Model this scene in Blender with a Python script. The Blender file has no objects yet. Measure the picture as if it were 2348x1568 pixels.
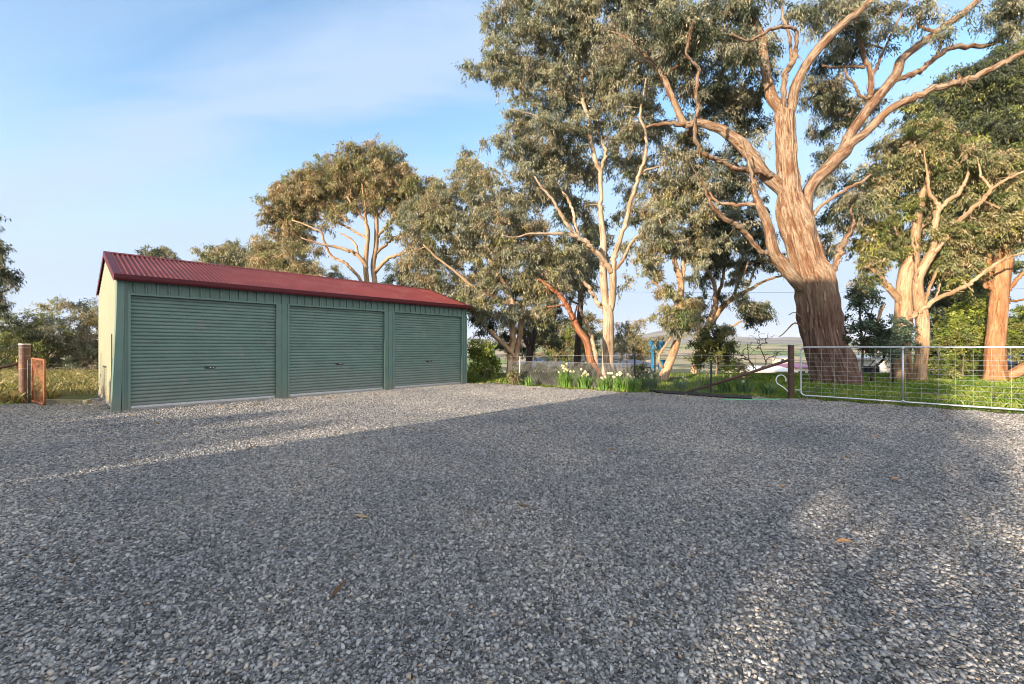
import bpy, bmesh, math, random
import numpy as np
from mathutils import Vector, Matrix, noise as mnoise

# ------------------------------------------------------------------ camera, sky, sun, exposure
SC = bpy.context.scene
COL = SC.collection
F = 1003.0            # focal length, in units of a 2347-wide picture
CU, CV, EYE = 1173.5, 796.0, 1.3
cam_d = bpy.data.cameras.new('camera'); cam = bpy.data.objects.new('camera', cam_d); COL.objects.link(cam)
cam.location = (0, 0, EYE); cam.rotation_euler = (math.radians(90), 0, 0)
cam_d.sensor_width = 36; cam_d.lens = 36 * F / 2347; cam_d.shift_y = 12 / 2347
cam_d.clip_start = 0.05; cam_d.clip_end = 20000
SC.camera = cam

SUN_EL = math.radians(10.5)
SDX, SDY = -0.685, -0.7285          # horizontal direction towards the sun
sun_d = bpy.data.lights.new('sun', 'SUN'); sun = bpy.data.objects.new('sun', sun_d); COL.objects.link(sun)
sun_d.energy = 2.0; sun_d.angle = math.radians(0.5); sun_d.color = (1.0, 0.82, 0.62)
sv = Vector((SDX * math.cos(SUN_EL), SDY * math.cos(SUN_EL), math.sin(SUN_EL)))
sun.rotation_euler = sv.to_track_quat('Z', 'Y').to_euler(); sun.location = (-20, -20, 30)

W = bpy.data.worlds.new('World'); SC.world = W; W.use_nodes = True
wn, wl = W.node_tree.nodes, W.node_tree.links
bg = wn['Background']
sky = wn.new('ShaderNodeTexSky'); sky.sky_type = 'NISHITA'; sky.sun_disc = False
sky.sun_elevation = SUN_EL; sky.sun_rotation = math.atan2(SDX, SDY)
sky.air_density = 1.0; sky.dust_density = 0.6; sky.ozone_density = 1.6
# thin streaks of high cloud
tc = wn.new('ShaderNodeTexCoord'); sep = wn.new('ShaderNodeSeparateXYZ'); wl.new(tc.outputs['Generated'], sep.inputs[0])
def wmath(op, a, b):
    n = wn.new('ShaderNodeMath'); n.operation = op
    for i, x in enumerate((a, b)):
        if hasattr(x, 'links'): wl.new(x, n.inputs[i])
        else: n.inputs[i].default_value = x
    return n.outputs[0]
zz = wmath('ADD', sep.outputs[2], 0.12)
px = wmath('DIVIDE', sep.outputs[0], zz); py = wmath('DIVIDE', sep.outputs[1], zz)
cmb = wn.new('ShaderNodeCombineXYZ'); wl.new(px, cmb.inputs[0]); wl.new(py, cmb.inputs[1])
mp = wn.new('ShaderNodeMapping'); mp.inputs['Rotation'].default_value = (0, 0, math.radians(17)); mp.inputs['Scale'].default_value = (0.5, 1.5, 1)
wl.new(cmb.outputs[0], mp.inputs[0])
cn = wn.new('ShaderNodeTexNoise'); cn.inputs['Scale'].default_value = 1.6; cn.inputs['Detail'].default_value = 6; cn.inputs['Roughness'].default_value = 0.55; cn.inputs['Distortion'].default_value = 0.4
wl.new(mp.outputs[0], cn.inputs['Vector'])
# streaks run across q = 0.295 x + 0.955 y on the cloud deck
q = wmath('ADD', wmath('MULTIPLY', px, 0.295), wmath('MULTIPLY', py, 0.955))
q = wmath('ADD', q, wmath('MULTIPLY', wmath('SUBTRACT', cn.outputs['Fac'], 0.5), 0.9))
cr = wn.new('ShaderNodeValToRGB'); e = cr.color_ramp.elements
stops = [(0.0, .42), (0.35, .3), (0.42, .12), (0.56, .8), (0.60, .8), (0.70, .14), (0.75, .12), (0.88, .65), (1.0, .6)]  # low stops add unseen overhead cloud to lift the ambient light
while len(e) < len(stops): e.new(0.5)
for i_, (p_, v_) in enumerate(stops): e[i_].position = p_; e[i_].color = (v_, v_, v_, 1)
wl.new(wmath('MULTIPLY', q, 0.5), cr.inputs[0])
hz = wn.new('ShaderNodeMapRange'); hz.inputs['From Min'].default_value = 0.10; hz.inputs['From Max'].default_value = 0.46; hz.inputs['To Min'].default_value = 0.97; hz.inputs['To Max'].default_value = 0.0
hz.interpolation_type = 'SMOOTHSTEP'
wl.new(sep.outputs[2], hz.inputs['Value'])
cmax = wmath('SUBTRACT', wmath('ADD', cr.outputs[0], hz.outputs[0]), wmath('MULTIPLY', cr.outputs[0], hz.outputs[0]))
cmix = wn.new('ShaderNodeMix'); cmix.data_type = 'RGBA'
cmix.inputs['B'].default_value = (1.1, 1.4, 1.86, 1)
hsv = wn.new('ShaderNodeHueSaturation'); hsv.inputs['Saturation'].default_value = 1.15; hsv.inputs['Value'].default_value = 0.8
wl.new(sky.outputs[0], hsv.inputs['Color'])
wl.new(cmax, cmix.inputs['Factor']); wl.new(hsv.outputs[0], cmix.inputs['A'])
# added bright veil in the unseen sky behind the camera, fills the shade
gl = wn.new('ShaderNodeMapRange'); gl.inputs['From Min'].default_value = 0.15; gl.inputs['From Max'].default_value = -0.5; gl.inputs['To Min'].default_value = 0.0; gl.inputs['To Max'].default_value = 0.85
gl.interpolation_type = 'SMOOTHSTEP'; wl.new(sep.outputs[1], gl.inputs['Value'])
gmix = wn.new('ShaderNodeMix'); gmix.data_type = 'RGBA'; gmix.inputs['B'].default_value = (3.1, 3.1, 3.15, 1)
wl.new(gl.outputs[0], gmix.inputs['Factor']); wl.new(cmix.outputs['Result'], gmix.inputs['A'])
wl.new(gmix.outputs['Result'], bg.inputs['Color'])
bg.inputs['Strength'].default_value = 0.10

SC.view_settings.view_transform = 'Standard'; SC.view_settings.look = 'None'
SC.view_settings.gamma = 1.0; SC.view_settings.exposure = 2.5
SC.render.engine = 'CYCLES'
SC.cycles.max_bounces = 5; SC.cycles.diffuse_bounces = 3; SC.cycles.glossy_bounces = 2; SC.cycles.transmission_bounces = 3; SC.cycles.transparent_max_bounces = 4
SC.cycles.filter_width = 1.0; SC.cycles.use_denoising = True; SC.cycles.denoiser = 'OPENIMAGEDENOISE'; SC.cycles.denoising_input_passes = 'RGB_ALBEDO_NORMAL'; SC.cycles.denoising_prefilter = 'ACCURATE'

# ------------------------------------------------------------------ helpers
def P(u, v, Y):
    "world point seen at (u, v) of the 2347-wide picture, at depth Y"
    return Vector(((u - CU) * Y / F, Y, EYE - (v - CV) * Y / F))
def G(u, Y, z=0.0):
    return Vector(((u - CU) * Y / F, Y, z))

def obj(name, mesh, mat=None, parent=None):
    o = bpy.data.objects.new(name, mesh); COL.objects.link(o)
    if mat is not None and not mesh.materials: mesh.materials.append(mat)
    if parent is not None: o.parent = parent
    return o
def tag(o, label=None, cat=None, group=None, kind=None):
    if label: o['label'] = label
    if cat: o['category'] = cat
    if group: o['group'] = group
    if kind: o['kind'] = kind
    return o
def thing(name, label, cat, loc=(0, 0, 0), rz=0.0, group=None):
    o = bpy.data.objects.new(name, None); COL.objects.link(o)
    o.location = loc; o.rotation_euler = (0, 0, rz); o.empty_display_size = 0.2
    return tag(o, label, cat, group)
def copy_tree(o, parent=None):
    c = o.copy(); COL.objects.link(c)
    if parent is not None: c.parent = parent
    for ch in list(o.children): copy_tree(ch, c)
    return c

class MB:
    "collects shapes into one mesh"
    def __init__(s): s.v = []; s.f = []; s.b = []; s.smooth = True
    def add(s, vs, fs, bark=None):
        k = len(s.v); s.v += [tuple(p) for p in vs]; s.f += [tuple(i + k for i in f) for f in fs]
        s.b += [tuple(p) for p in (bark if bark is not None else vs)]
        return s
    def box(s, a, b, M=None):
        (x0, y0, z0), (x1, y1, z1) = a, b
        vs = [Vector(p) for p in ((x0,y0,z0),(x1,y0,z0),(x1,y1,z0),(x0,y1,z0),(x0,y0,z1),(x1,y0,z1),(x1,y1,z1),(x0,y1,z1))]
        if M is not None: vs = [M @ p for p in vs]
        return s.add(vs, [(0,3,2,1),(4,5,6,7),(0,1,5,4),(1,2,6,5),(2,3,7,6),(3,0,4,7)])
    def bar(s, p, q, w, h, up=Vector((0, 0, 1))):
        p, q = Vector(p), Vector(q); d = (q - p).normalized()
        x = d.cross(up)
        if x.length < 1e-4: x = d.cross(Vector((0, 1, 0)))
        x.normalize(); y = x.cross(d)
        vs = []
        for e in (p, q):
            for a, b in ((-1,-1),(1,-1),(1,1),(-1,1)): vs.append(e + x * a * w / 2 + y * b * h / 2)
        return s.add(vs, [(0,1,2,3),(7,6,5,4),(0,4,5,1),(1,5,6,2),(2,6,7,3),(3,7,4,0)])
    def tube(s, pts, rads, n=6, caps=True, wob=0.0, rid=0.0, seed=0.0, flare=None, L0=0.0):
        pts = [Vector(p) for p in pts]; m = len(pts)
        if not hasattr(rads, '__len__'): rads = [rads] * m
        t0 = (pts[1] - pts[0]).normalized()
        x = t0.cross(Vector((0.3, 1, 0.1)))
        if x.length < 1e-3: x = t0.cross(Vector((1, 0, 0)))
        x.normalize(); vs = []; bk = []; L = 0.0
        for i in range(m):
            t = (pts[min(i + 1, m - 1)] - pts[max(i - 1, 0)]).normalized()
            x = (x - t * x.dot(t)).normalized(); y = t.cross(x)
            if i: L += (pts[i] - pts[i - 1]).length
            for k in range(n):
                a = 2 * math.pi * k / n; c, sn = math.cos(a), math.sin(a); r = rads[i]
                if wob: r *= 1 + wob * mnoise.noise((c * 1.3 + seed, sn * 1.3, L * 0.9 + seed))
                if rid: r *= 1 + rid * mnoise.noise((c * 6 + seed, sn * 6, L * 0.8)) + 0.5 * rid * mnoise.noise((c * 14, sn * 14 + seed, L * 2.2))
                if flare:
                    r *= 1 + flare * math.exp(-L / 0.45) * (0.6 + 0.6 * math.sin(5 * a + seed))
                vs.append(pts[i] + (x * c + y * sn) * r); bk.append((c * rads[i] + seed, sn * rads[i] + seed * 0.7, L + L0))
        fs = [(i * n + k, i * n + (k + 1) % n, (i + 1) * n + (k + 1) % n, (i + 1) * n + k) for i in range(m - 1) for k in range(n)]
        if caps:
            fs.append(tuple(range(n - 1, -1, -1))); fs.append(tuple((m - 1) * n + k for k in range(n)))
        return s.add(vs, fs, bk)
    def strip(s, p, out, up, ln, w, lift, L0, curl=0.0):
        "a ribbon of peeling bark lying against the wood, its ends lifted"
        side = up.cross(out).normalized(); rows = []; bk = []
        for k in range(6):
            t = k / 5 - .5; c = p + up * (t * ln) + out * (.006 + lift * max(0, t * 2) ** 2 + lift * 1.3 * max(0, -t * 2) ** 2) + side * curl * t * t
            ww = w * (1 - .7 * abs(t * 2) ** 2)
            rows += [c - side * ww, c + side * ww]; bk += [(L0, L0 * .3, L0 + t), (L0 + .02, L0 * .3, L0 + t)]
        return s.add(rows, [(2*k, 2*k+1, 2*k+3, 2*k+2) for k in range(5)], bk)
    def sheet(s, rows):
        "grid of points rows[i][j]"
        n = len(rows[0]); vs = [p for r in rows for p in r]
        return s.add(vs, [(i*n+j, i*n+j+1, (i+1)*n+j+1, (i+1)*n+j) for i in range(len(rows)-1) for j in range(n-1)])
    def mesh(s, name, smooth=False, bark=False):
        me = bpy.data.meshes.new(name); me.from_pydata(s.v, [], s.f)
        if smooth: me.polygons.foreach_set('use_smooth', [True] * len(me.polygons))
        if bark:
            a = me.attributes.new('bark', 'FLOAT_VECTOR', 'POINT'); a.data.foreach_set('vector', np.array(s.b, dtype=np.float32).ravel())
        me.update(); return me
    def build(s, name, mat, parent=None, smooth=False, bark=False):
        return obj(name, s.mesh(name, smooth, bark), mat, parent)

def quads_mesh(name, V, tint=None, npf=4):
    "V: (n, npf, 3) array -> mesh of n separate faces; tint: (n, 3)"
    n = len(V); me = bpy.data.meshes.new(name)
    me.vertices.add(n * npf); me.vertices.foreach_set('co', np.ascontiguousarray(V, dtype=np.float32).ravel())
    me.loops.add(n * npf); me.loops.foreach_set('vertex_index', np.arange(n * npf, dtype=np.int32))
    me.polygons.add(n); me.polygons.foreach_set('loop_start', np.arange(0, n * npf, npf, dtype=np.int32))
    try: me.polygons.foreach_set('loop_total', np.full(n, npf, dtype=np.int32))
    except Exception: pass
    if tint is not None:
        a = me.attributes.new('tint', 'FLOAT_VECTOR', 'POINT')
        a.data.foreach_set('vector', np.repeat(np.asarray(tint, dtype=np.float32), npf, axis=0).ravel())
    me.update(calc_edges=True); me.validate(); return me

def spline(pts, sub):
    "Catmull-Rom through tuples (any dimension)"
    a = np.array(pts, dtype=float); out = []
    n = len(a)
    if n < 3: 
        return [a[0] + (a[-1] - a[0]) * k / sub for k in range(sub + 1)]
    for i in range(n - 1):
        p0 = a[i - 1] if i else 2 * a[0] - a[1]; p1 = a[i]; p2 = a[i + 1]; p3 = a[i + 2] if i + 2 < n else 2 * a[-1] - a[-2]
        for k in range(sub):
            t = k / sub
            out.append(0.5 * (2*p1 + (p2-p0)*t + (2*p0-5*p1+4*p2-p3)*t*t + (3*p1-p0-3*p2+p3)*t**3))
    out.append(a[-1]); return out

# ------------------------------------------------------------------ materials
def newmat(name):
    m = bpy.data.materials.new(name); m.use_nodes = True
    return m, m.node_tree.nodes, m.node_tree.links, m.node_tree.nodes['Principled BSDF']
def ramp(n, l, src, stops):
    r = n.new('ShaderNodeValToRGB'); e = r.color_ramp.elements
    while len(e) < len(stops): e.new(0.5)
    for i, (p, c) in enumerate(stops):
        e[i].position = p; e[i].color = (*c, 1) if len(c) == 3 else c
    l.new(src, r.inputs[0]); return r.outputs[0]
def noise(n, l, vec, scale, detail=4, rough=0.55, dist=0.0):
    t = n.new('ShaderNodeTexNoise'); t.inputs['Scale'].default_value = scale; t.inputs['Detail'].default_value = detail
    t.inputs['Roughness'].default_value = rough; t.inputs['Distortion'].default_value = dist
    if vec is not None: l.new(vec, t.inputs['Vector'])
    return t.outputs['Fac']
def mapping(n, l, vec, sc, loc=(0, 0, 0)):
    m = n.new('ShaderNodeMapping'); m.inputs['Scale'].default_value = sc; m.inputs['Location'].default_value = loc
    l.new(vec, m.inputs[0]); return m.outputs[0]
def mixc(n, l, fac, a, b, mode='MIX'):
    m = n.new('ShaderNodeMix'); m.data_type = 'RGBA'; m.blend_type = mode
    for sock, x in (('Factor', fac), ('A', a), ('B', b)):
        if hasattr(x, 'links'): l.new(x, m.inputs[sock])
        elif sock == 'Factor': m.inputs[0].default_value = x
        else: m.inputs[sock].default_value = (*x, 1)
    return m.outputs['Result']
def bump(n, l, bs, h, strength, dist):
    b = n.new('ShaderNodeBump'); b.inputs['Strength'].default_value = strength; b.inputs['Distance'].default_value = dist
    l.new(h, b.inputs['Height']); l.new(b.outputs[0], bs.inputs['Normal'])
def attr(n, name):
    a = n.new('ShaderNodeAttribute'); a.attribute_name = name; return a.outputs['Vector']
def pos(n):
    return n.new('ShaderNodeNewGeometry').outputs['Position']
def objco(n):
    return n.new('ShaderNodeTexCoord').outputs['Object']

def paint(name, col, rough=0.45, var=0.12, scale=3.0, metal=0.0, dirt=None, stretch=(1, 1, 1), spec=0.5):
    m, n, l, b = newmat(name)
    v = mapping(n, l, objco(n), stretch)
    f = noise(n, l, v, scale, 6, 0.6)
    lo = tuple(c * (1 - var) for c in col); hi = tuple(min(1, c * (1 + var)) for c in col)
    c = ramp(n, l, f, [(0.3, lo), (0.7, hi)])
    if dirt:
        g = noise(n, l, objco(n), dirt[1], 8, 0.7)
        c = mixc(n, l, ramp(n, l, g, [(dirt[2], (0, 0, 0)), (dirt[2] + 0.15, (dirt[3],) * 3)]), c, dirt[0])
    l.new(c, b.inputs['Base Color']); b.inputs['Roughness'].default_value = rough; b.inputs['Metallic'].default_value = metal
    b.inputs['Specular IOR Level'].default_value = spec
    return m

def bark_mat(name, stops, streak=14.0, fib=30.0, stocking=None, rough=0.85, bstr=0.6, fmix=0.6):
    m, n, l, b = newmat(name)
    v = attr(n, 'bark')
    big = noise(n, l, mapping(n, l, v, (6, 6, 1.1)), 1.0, 6, 0.62, 0.6)
    c = ramp(n, l, big, stops)
    fine = noise(n, l, mapping(n, l, v, (fib, fib, 2.6)), 1.0, 7, 0.7, 0.5)
    c = mixc(n, l, fmix, c, ramp(n, l, fine, [(0.32, (0.30, 0.26, 0.24)), (0.5, (0.85, 0.83, 0.82)), (0.68, (1.2, 1.18, 1.15))]), 'MULTIPLY')
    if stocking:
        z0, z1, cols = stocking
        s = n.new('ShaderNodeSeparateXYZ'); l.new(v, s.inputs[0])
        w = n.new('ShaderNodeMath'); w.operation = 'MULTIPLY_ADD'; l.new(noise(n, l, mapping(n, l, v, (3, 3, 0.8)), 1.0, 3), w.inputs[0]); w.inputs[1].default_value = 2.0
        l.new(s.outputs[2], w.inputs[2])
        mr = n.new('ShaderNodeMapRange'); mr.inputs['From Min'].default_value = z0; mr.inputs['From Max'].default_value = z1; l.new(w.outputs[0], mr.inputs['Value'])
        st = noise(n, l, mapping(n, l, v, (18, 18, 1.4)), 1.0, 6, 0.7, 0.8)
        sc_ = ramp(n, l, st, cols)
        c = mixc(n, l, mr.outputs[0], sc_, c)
    l.new(c, b.inputs['Base Color']); b.inputs['Roughness'].default_value = rough; b.inputs['Specular IOR Level'].default_value = 0.25
    bump(n, l, b, fine, bstr, 0.03)
    return m

def leaf_mat(name, trans=0.25, rough=0.45):
    m, n, l, b = newmat(name)
    t = attr(n, 'tint')
    l.new(t, b.inputs['Base Color']); b.inputs['Roughness'].default_value = rough; b.inputs['Specular IOR Level'].default_value = 0.35
    tr = n.new('ShaderNodeBsdfTranslucent'); l.new(mixc(n, l, 1.0, t, (1.3, 1.35, 0.7), 'MULTIPLY'), tr.inputs['Color'])
    mx = n.new('ShaderNodeMixShader'); mx.inputs[0].default_value = trans
    l.new(b.outputs[0], mx.inputs[1]); l.new(tr.outputs[0], mx.inputs[2]); l.new(mx.outputs[0], n['Material Output'].inputs['Surface'])
    return m
M_LEAF = leaf_mat('gum_leaf')
M_GRASS = leaf_mat('grass_blade', 0.3, 0.6)
# ------------------------------------------------------------------ ground, gravel, hills
def smooth(a, b, x):
    t = min(1, max(0, (x - a) / (b - a))); return t * t * (3 - 2 * t)
def hill(x, y):
    z = 0.0
    if y > 20:
        y0 = 21.0 + 26 * (1 - smooth(-9, -2, x))
        z -= 8.5 * smooth(y0, y0 + 62, y) ** 0.9 if y > y0 else 0
        z -= 5 * smooth(90, 260, y)
    if y > 350:
        n = mnoise.noise((x / 900, y / 900, 0.3))
        z += 26 * smooth(350, 1500, y) + 6 * n * smooth(400, 900, y)
        u = CU + x * F / y
        ridge = 68 + 72 * math.exp(-((u - 1535) / 62) ** 2) + 22 * math.exp(-((u - 1690) / 60) ** 2) + 7 * math.sin(u / 47) + 5 * math.sin(u / 19 + 1) 
        z += ridge * smooth(1500, 3600, y) * (0.9 + 0.1 * n) + 3.5 * mnoise.noise((x / 160, y / 160, 2)) * smooth(1400, 2500, y) 
        z -= 60 * smooth(3700, 5200, y)
    return z

YARD = [(-30, -20), (-30, 3.0), (-14.2, 9.0), (-11.6, 9.9), (-10.4, 10.3), (-11.0, 12.6), (-8.6, 9.3), (-7.95, 8.9), (-1.55, 15.6), (-0.9, 16.0), (-0.2, 15.4), (1.2, 14.1), (2.2, 13.3), (3.3, 12.6), (4.4, 12.2), (5.6, 11.5), (6.6, 11.15), (7.2, 10.85), (8.4, 9.75), (9.6, 8.5), (10.6, 7.8), (12.5, 7.2), (30, 3), (30, -20)]
def inside(x, y, poly=YARD):
    c = False; j = len(poly) - 1
    for i in range(len(poly)):
        xi, yi = poly[i]; xj, yj = poly[j]
        if (yi > y) != (yj > y) and x < (xj - xi) * (y - yi) / (yj - yi) + xi: c = not c
        j = i
    return c

# grassy earth sheet out to the foot of the hills
def ground_material():
    m, n, l, b = newmat('grass_and_earth')
    p = pos(n)
    big = noise(n, l, p, 0.35, 5, 0.6); fine = noise(n, l, p, 9, 6, 0.7)
    g = ramp(n, l, fine, [(0.3, (0.035, 0.05, 0.012)), (0.55, (0.075, 0.10, 0.022)), (0.75, (0.14, 0.15, 0.05))])
    d = ramp(n, l, fine, [(0.3, (0.07, 0.05, 0.03)), (0.6, (0.16, 0.12, 0.07)), (0.8, (0.24, 0.19, 0.11))])
    near = mixc(n, l, ramp(n, l, big, [(0.42, (0, 0, 0)), (0.62, (0.8, 0.8, 0.8))]), g, d)
    vo = n.new('ShaderNodeTexVoronoi'); vo.inputs['Scale'].default_value = 0.011; l.new(mapping(n, l, p, (0.7, 0.35, 1)), vo.inputs['Vector'])
    fld = ramp(n, l, noise(n, l, vo.outputs['Color'], 2.3, 1), [(0.3, (0.16, 0.22, 0.06)), (0.45, (0.34, 0.33, 0.13)), (0.55, (0.45, 0.34, 0.22)), (0.7, (0.2, 0.26, 0.08))])
    far = mixc(n, l, ramp(n, l, noise(n, l, p, 0.012, 6, 0.65), [(0.5, (0, 0, 0)), (0.56, (0.85,) * 3)]), fld, (0.045, 0.06, 0.03))
    s = n.new('ShaderNodeSeparateXYZ'); l.new(p, s.inputs[0])
    mr = n.new('ShaderNodeMapRange'); mr.inputs['From Min'].default_value = 60; mr.inputs['From Max'].default_value = 140; l.new(s.outputs[1], mr.inputs['Value'])
    c1 = mixc(n, l, mr.outputs[0], near, far)
    hm = n.new('ShaderNodeMapRange'); hm.inputs['From Min'].default_value = 1300; hm.inputs['From Max'].default_value = 1900; l.new(s.outputs[1], hm.inputs['Value'])
    hc = ramp(n, l, noise(n, l, mapping(n, l, p, (1, 0.5, 1)), 0.006, 7, 0.7), [(0.38, (0.06, 0.065, 0.055)), (0.5, (0.19, 0.165, 0.125)), (0.62, (0.27, 0.23, 0.16))])
    l.new(mixc(n, l, hm.outputs[0], c1, hc), b.inputs['Base Color']); b.inputs['Roughness'].default_value = 0.95
    b.inputs['Specular IOR Level'].default_value = 0.1
    bump(n, l, b, fine, 0.6, 0.05)
    return m
M_GROUND = ground_material()
ys = [-60, -40, -25, -12, -4] + list(np.arange(0, 30, 1.5)) + list(np.arange(30, 100, 5)) + list(np.geomspace(100, 1400, 26)) + list(np.geomspace(1450, 5600, 34))
rows = []
for y in ys:
    hw = max(70, abs(y) * 1.9); nx = 90
    rows.append([(hw * (2 * k / nx - 1), y, hill(hw * (2 * k / nx - 1), y)) for k in range(nx + 1)])
near_n = next(i for i, y in enumerate(ys) if y > 1400)
o = MB().sheet(rows[:near_n + 1]).build('ground', M_GROUND, smooth=True); o['kind'] = 'structure'
o = MB().sheet(rows[near_n:]).build('hills', M_GROUND, smooth=True); o['kind'] = 'structure'

def stone_ramp(n, l, src):
    return ramp(n, l, src, [(0.0, (0.075, 0.076, 0.077)), (0.3, (0.205, 0.207, 0.208)), (0.65, (0.345, 0.347, 0.345)), (0.88, (0.48, 0.475, 0.465)), (0.955, (0.60, 0.585, 0.56)), (0.99, (0.40, 0.29, 0.19)), (1.0, (0.62, 0.56, 0.48))])
m, n, l, b = newmat('crushed_stone_bed')
p = pos(n)
vo = n.new('ShaderNodeTexVoronoi'); vo.inputs['Scale'].default_value = 60; l.new(p, vo.inputs['Vector'])
vs_ = n.new('ShaderNodeSeparateColor'); l.new(vo.outputs['Color'], vs_.inputs[0])
c = stone_ramp(n, l, vs_.outputs[0])
edge = ramp(n, l, vo.outputs['Distance'], [(0.25, (1, 1, 1)), (0.75, (0.35, 0.35, 0.35))])
c = mixc(n, l, 1.0, c, edge, 'MULTIPLY')
patch = ramp(n, l, noise(n, l, p, 0.55, 5, 0.65), [(0.35, (0.74, 0.75, 0.78)), (0.65, (1.16, 1.10, 1.02))])
c = mixc(n, l, 1.0, c, patch, 'MULTIPLY')
l.new(c, b.inputs['Base Color']); b.inputs['Roughness'].default_value = 0.9; b.inputs['Specular IOR Level'].default_value = 0.2
bump(n, l, b, vo.outputs['Distance'], 0.8, -0.012)
M_BED = m
me = bpy.data.meshes.new('gravel_yard'); me.from_pydata([(x, y, 0.004) for x, y in YARD], [], [tuple(range(len(YARD) - 1, -1, -1))])
me.update(); o = obj('gravel_yard', me, M_BED); o['kind'] = 'structure'
if me.polygons[0].normal.z < 0: me.flip_normals()

m, n, l, b = newmat('crushed_stone')
t = n.new('ShaderNodeAttribute'); t.attribute_name = 'tone'
c = stone_ramp(n, l, t.outputs['Fac'])
p = pos(n)
c = mixc(n, l, 0.5, c, ramp(n, l, noise(n, l, p, 140, 4, 0.7), [(0.3, (0.6, 0.6, 0.62)), (0.7, (1.3, 1.28, 1.25))]), 'MULTIPLY')
c = mixc(n, l, 1.0, c, ramp(n, l, noise(n, l, p, 0.55, 5, 0.65), [(0.35, (0.74, 0.75, 0.78)), (0.65, (1.16, 1.10, 1.02))]), 'MULTIPLY')
l.new(c, b.inputs['Base Color']); b.inputs['Roughness'].default_value = 0.8; b.inputs['Specular IOR Level'].default_value = 0.3
M_STONE = m

def gravel_patch(seed, size, count, lo, hi):
    rng = np.random.default_rng(seed)
    base = np.array([(-1,-1,-1),(1,-1,-1),(1,1,-1),(-1,1,-1),(-1,-1,1),(1,-1,1),(1,1,1),(-1,1,1)], float) * 0.5
    fc = np.array([(0,3,2,1),(4,5,6,7),(0,1,5,4),(1,2,6,5),(2,3,7,6),(3,0,4,7)])
    N = count
    v = np.repeat(base[None], N, 0) + rng.normal(size=(N, 8, 3)) * 0.17
    v[:, 4:, :2] *= rng.uniform(0.45, 0.95, (N, 1, 2))
    s = lo * (hi / lo) ** (rng.random(N) ** 1.9)
    dim = np.stack([s * rng.uniform(0.9, 1.5, N), s * rng.uniform(0.6, 1.0, N), s * rng.uniform(0.3, 0.7, N)], 1)
    v *= dim[:, None]
    a = rng.uniform(0, 2 * np.pi, N); ti = rng.normal(size=(N, 2)) * 0.3
    ca, sa = np.cos(a)[:, None], np.sin(a)[:, None]
    x = v[:, :, 0] * ca - v[:, :, 1] * sa; y = v[:, :, 0] * sa + v[:, :, 1] * ca
    z = v[:, :, 2] + x * ti[:, :1] + y * ti[:, 1:]
    cx = rng.uniform(-size / 2, size / 2, (N, 1)); cy = rng.uniform(-size / 2, size / 2, (N, 1))
    cz = (dim[:, 2] * 0.25 + rng.random(N) ** 2 * 0.005)[:, None]
    V = np.stack([x + cx, y + cy, z + cz], 2).reshape(-1, 3)
    Fc = (fc[None] + (np.arange(N) * 8)[:, None, None]).reshape(-1, 4)
    me = bpy.data.meshes.new('gravel_patch')
    me.vertices.add(len(V)); me.vertices.foreach_set('co', V.astype(np.float32).ravel())
    me.loops.add(Fc.size); me.loops.foreach_set('vertex_index', Fc.astype(np.int32).ravel())
    me.polygons.add(len(Fc)); me.polygons.foreach_set('loop_start', np.arange(0, Fc.size, 4, dtype=np.int32))
    at = me.attributes.new('tone', 'FLOAT', 'POINT'); at.data.foreach_set('value', np.repeat(rng.random(N), 8).astype(np.float32))
    me.update(calc_edges=True); me.validate(); me.materials.append(M_STONE)
    return me

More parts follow.
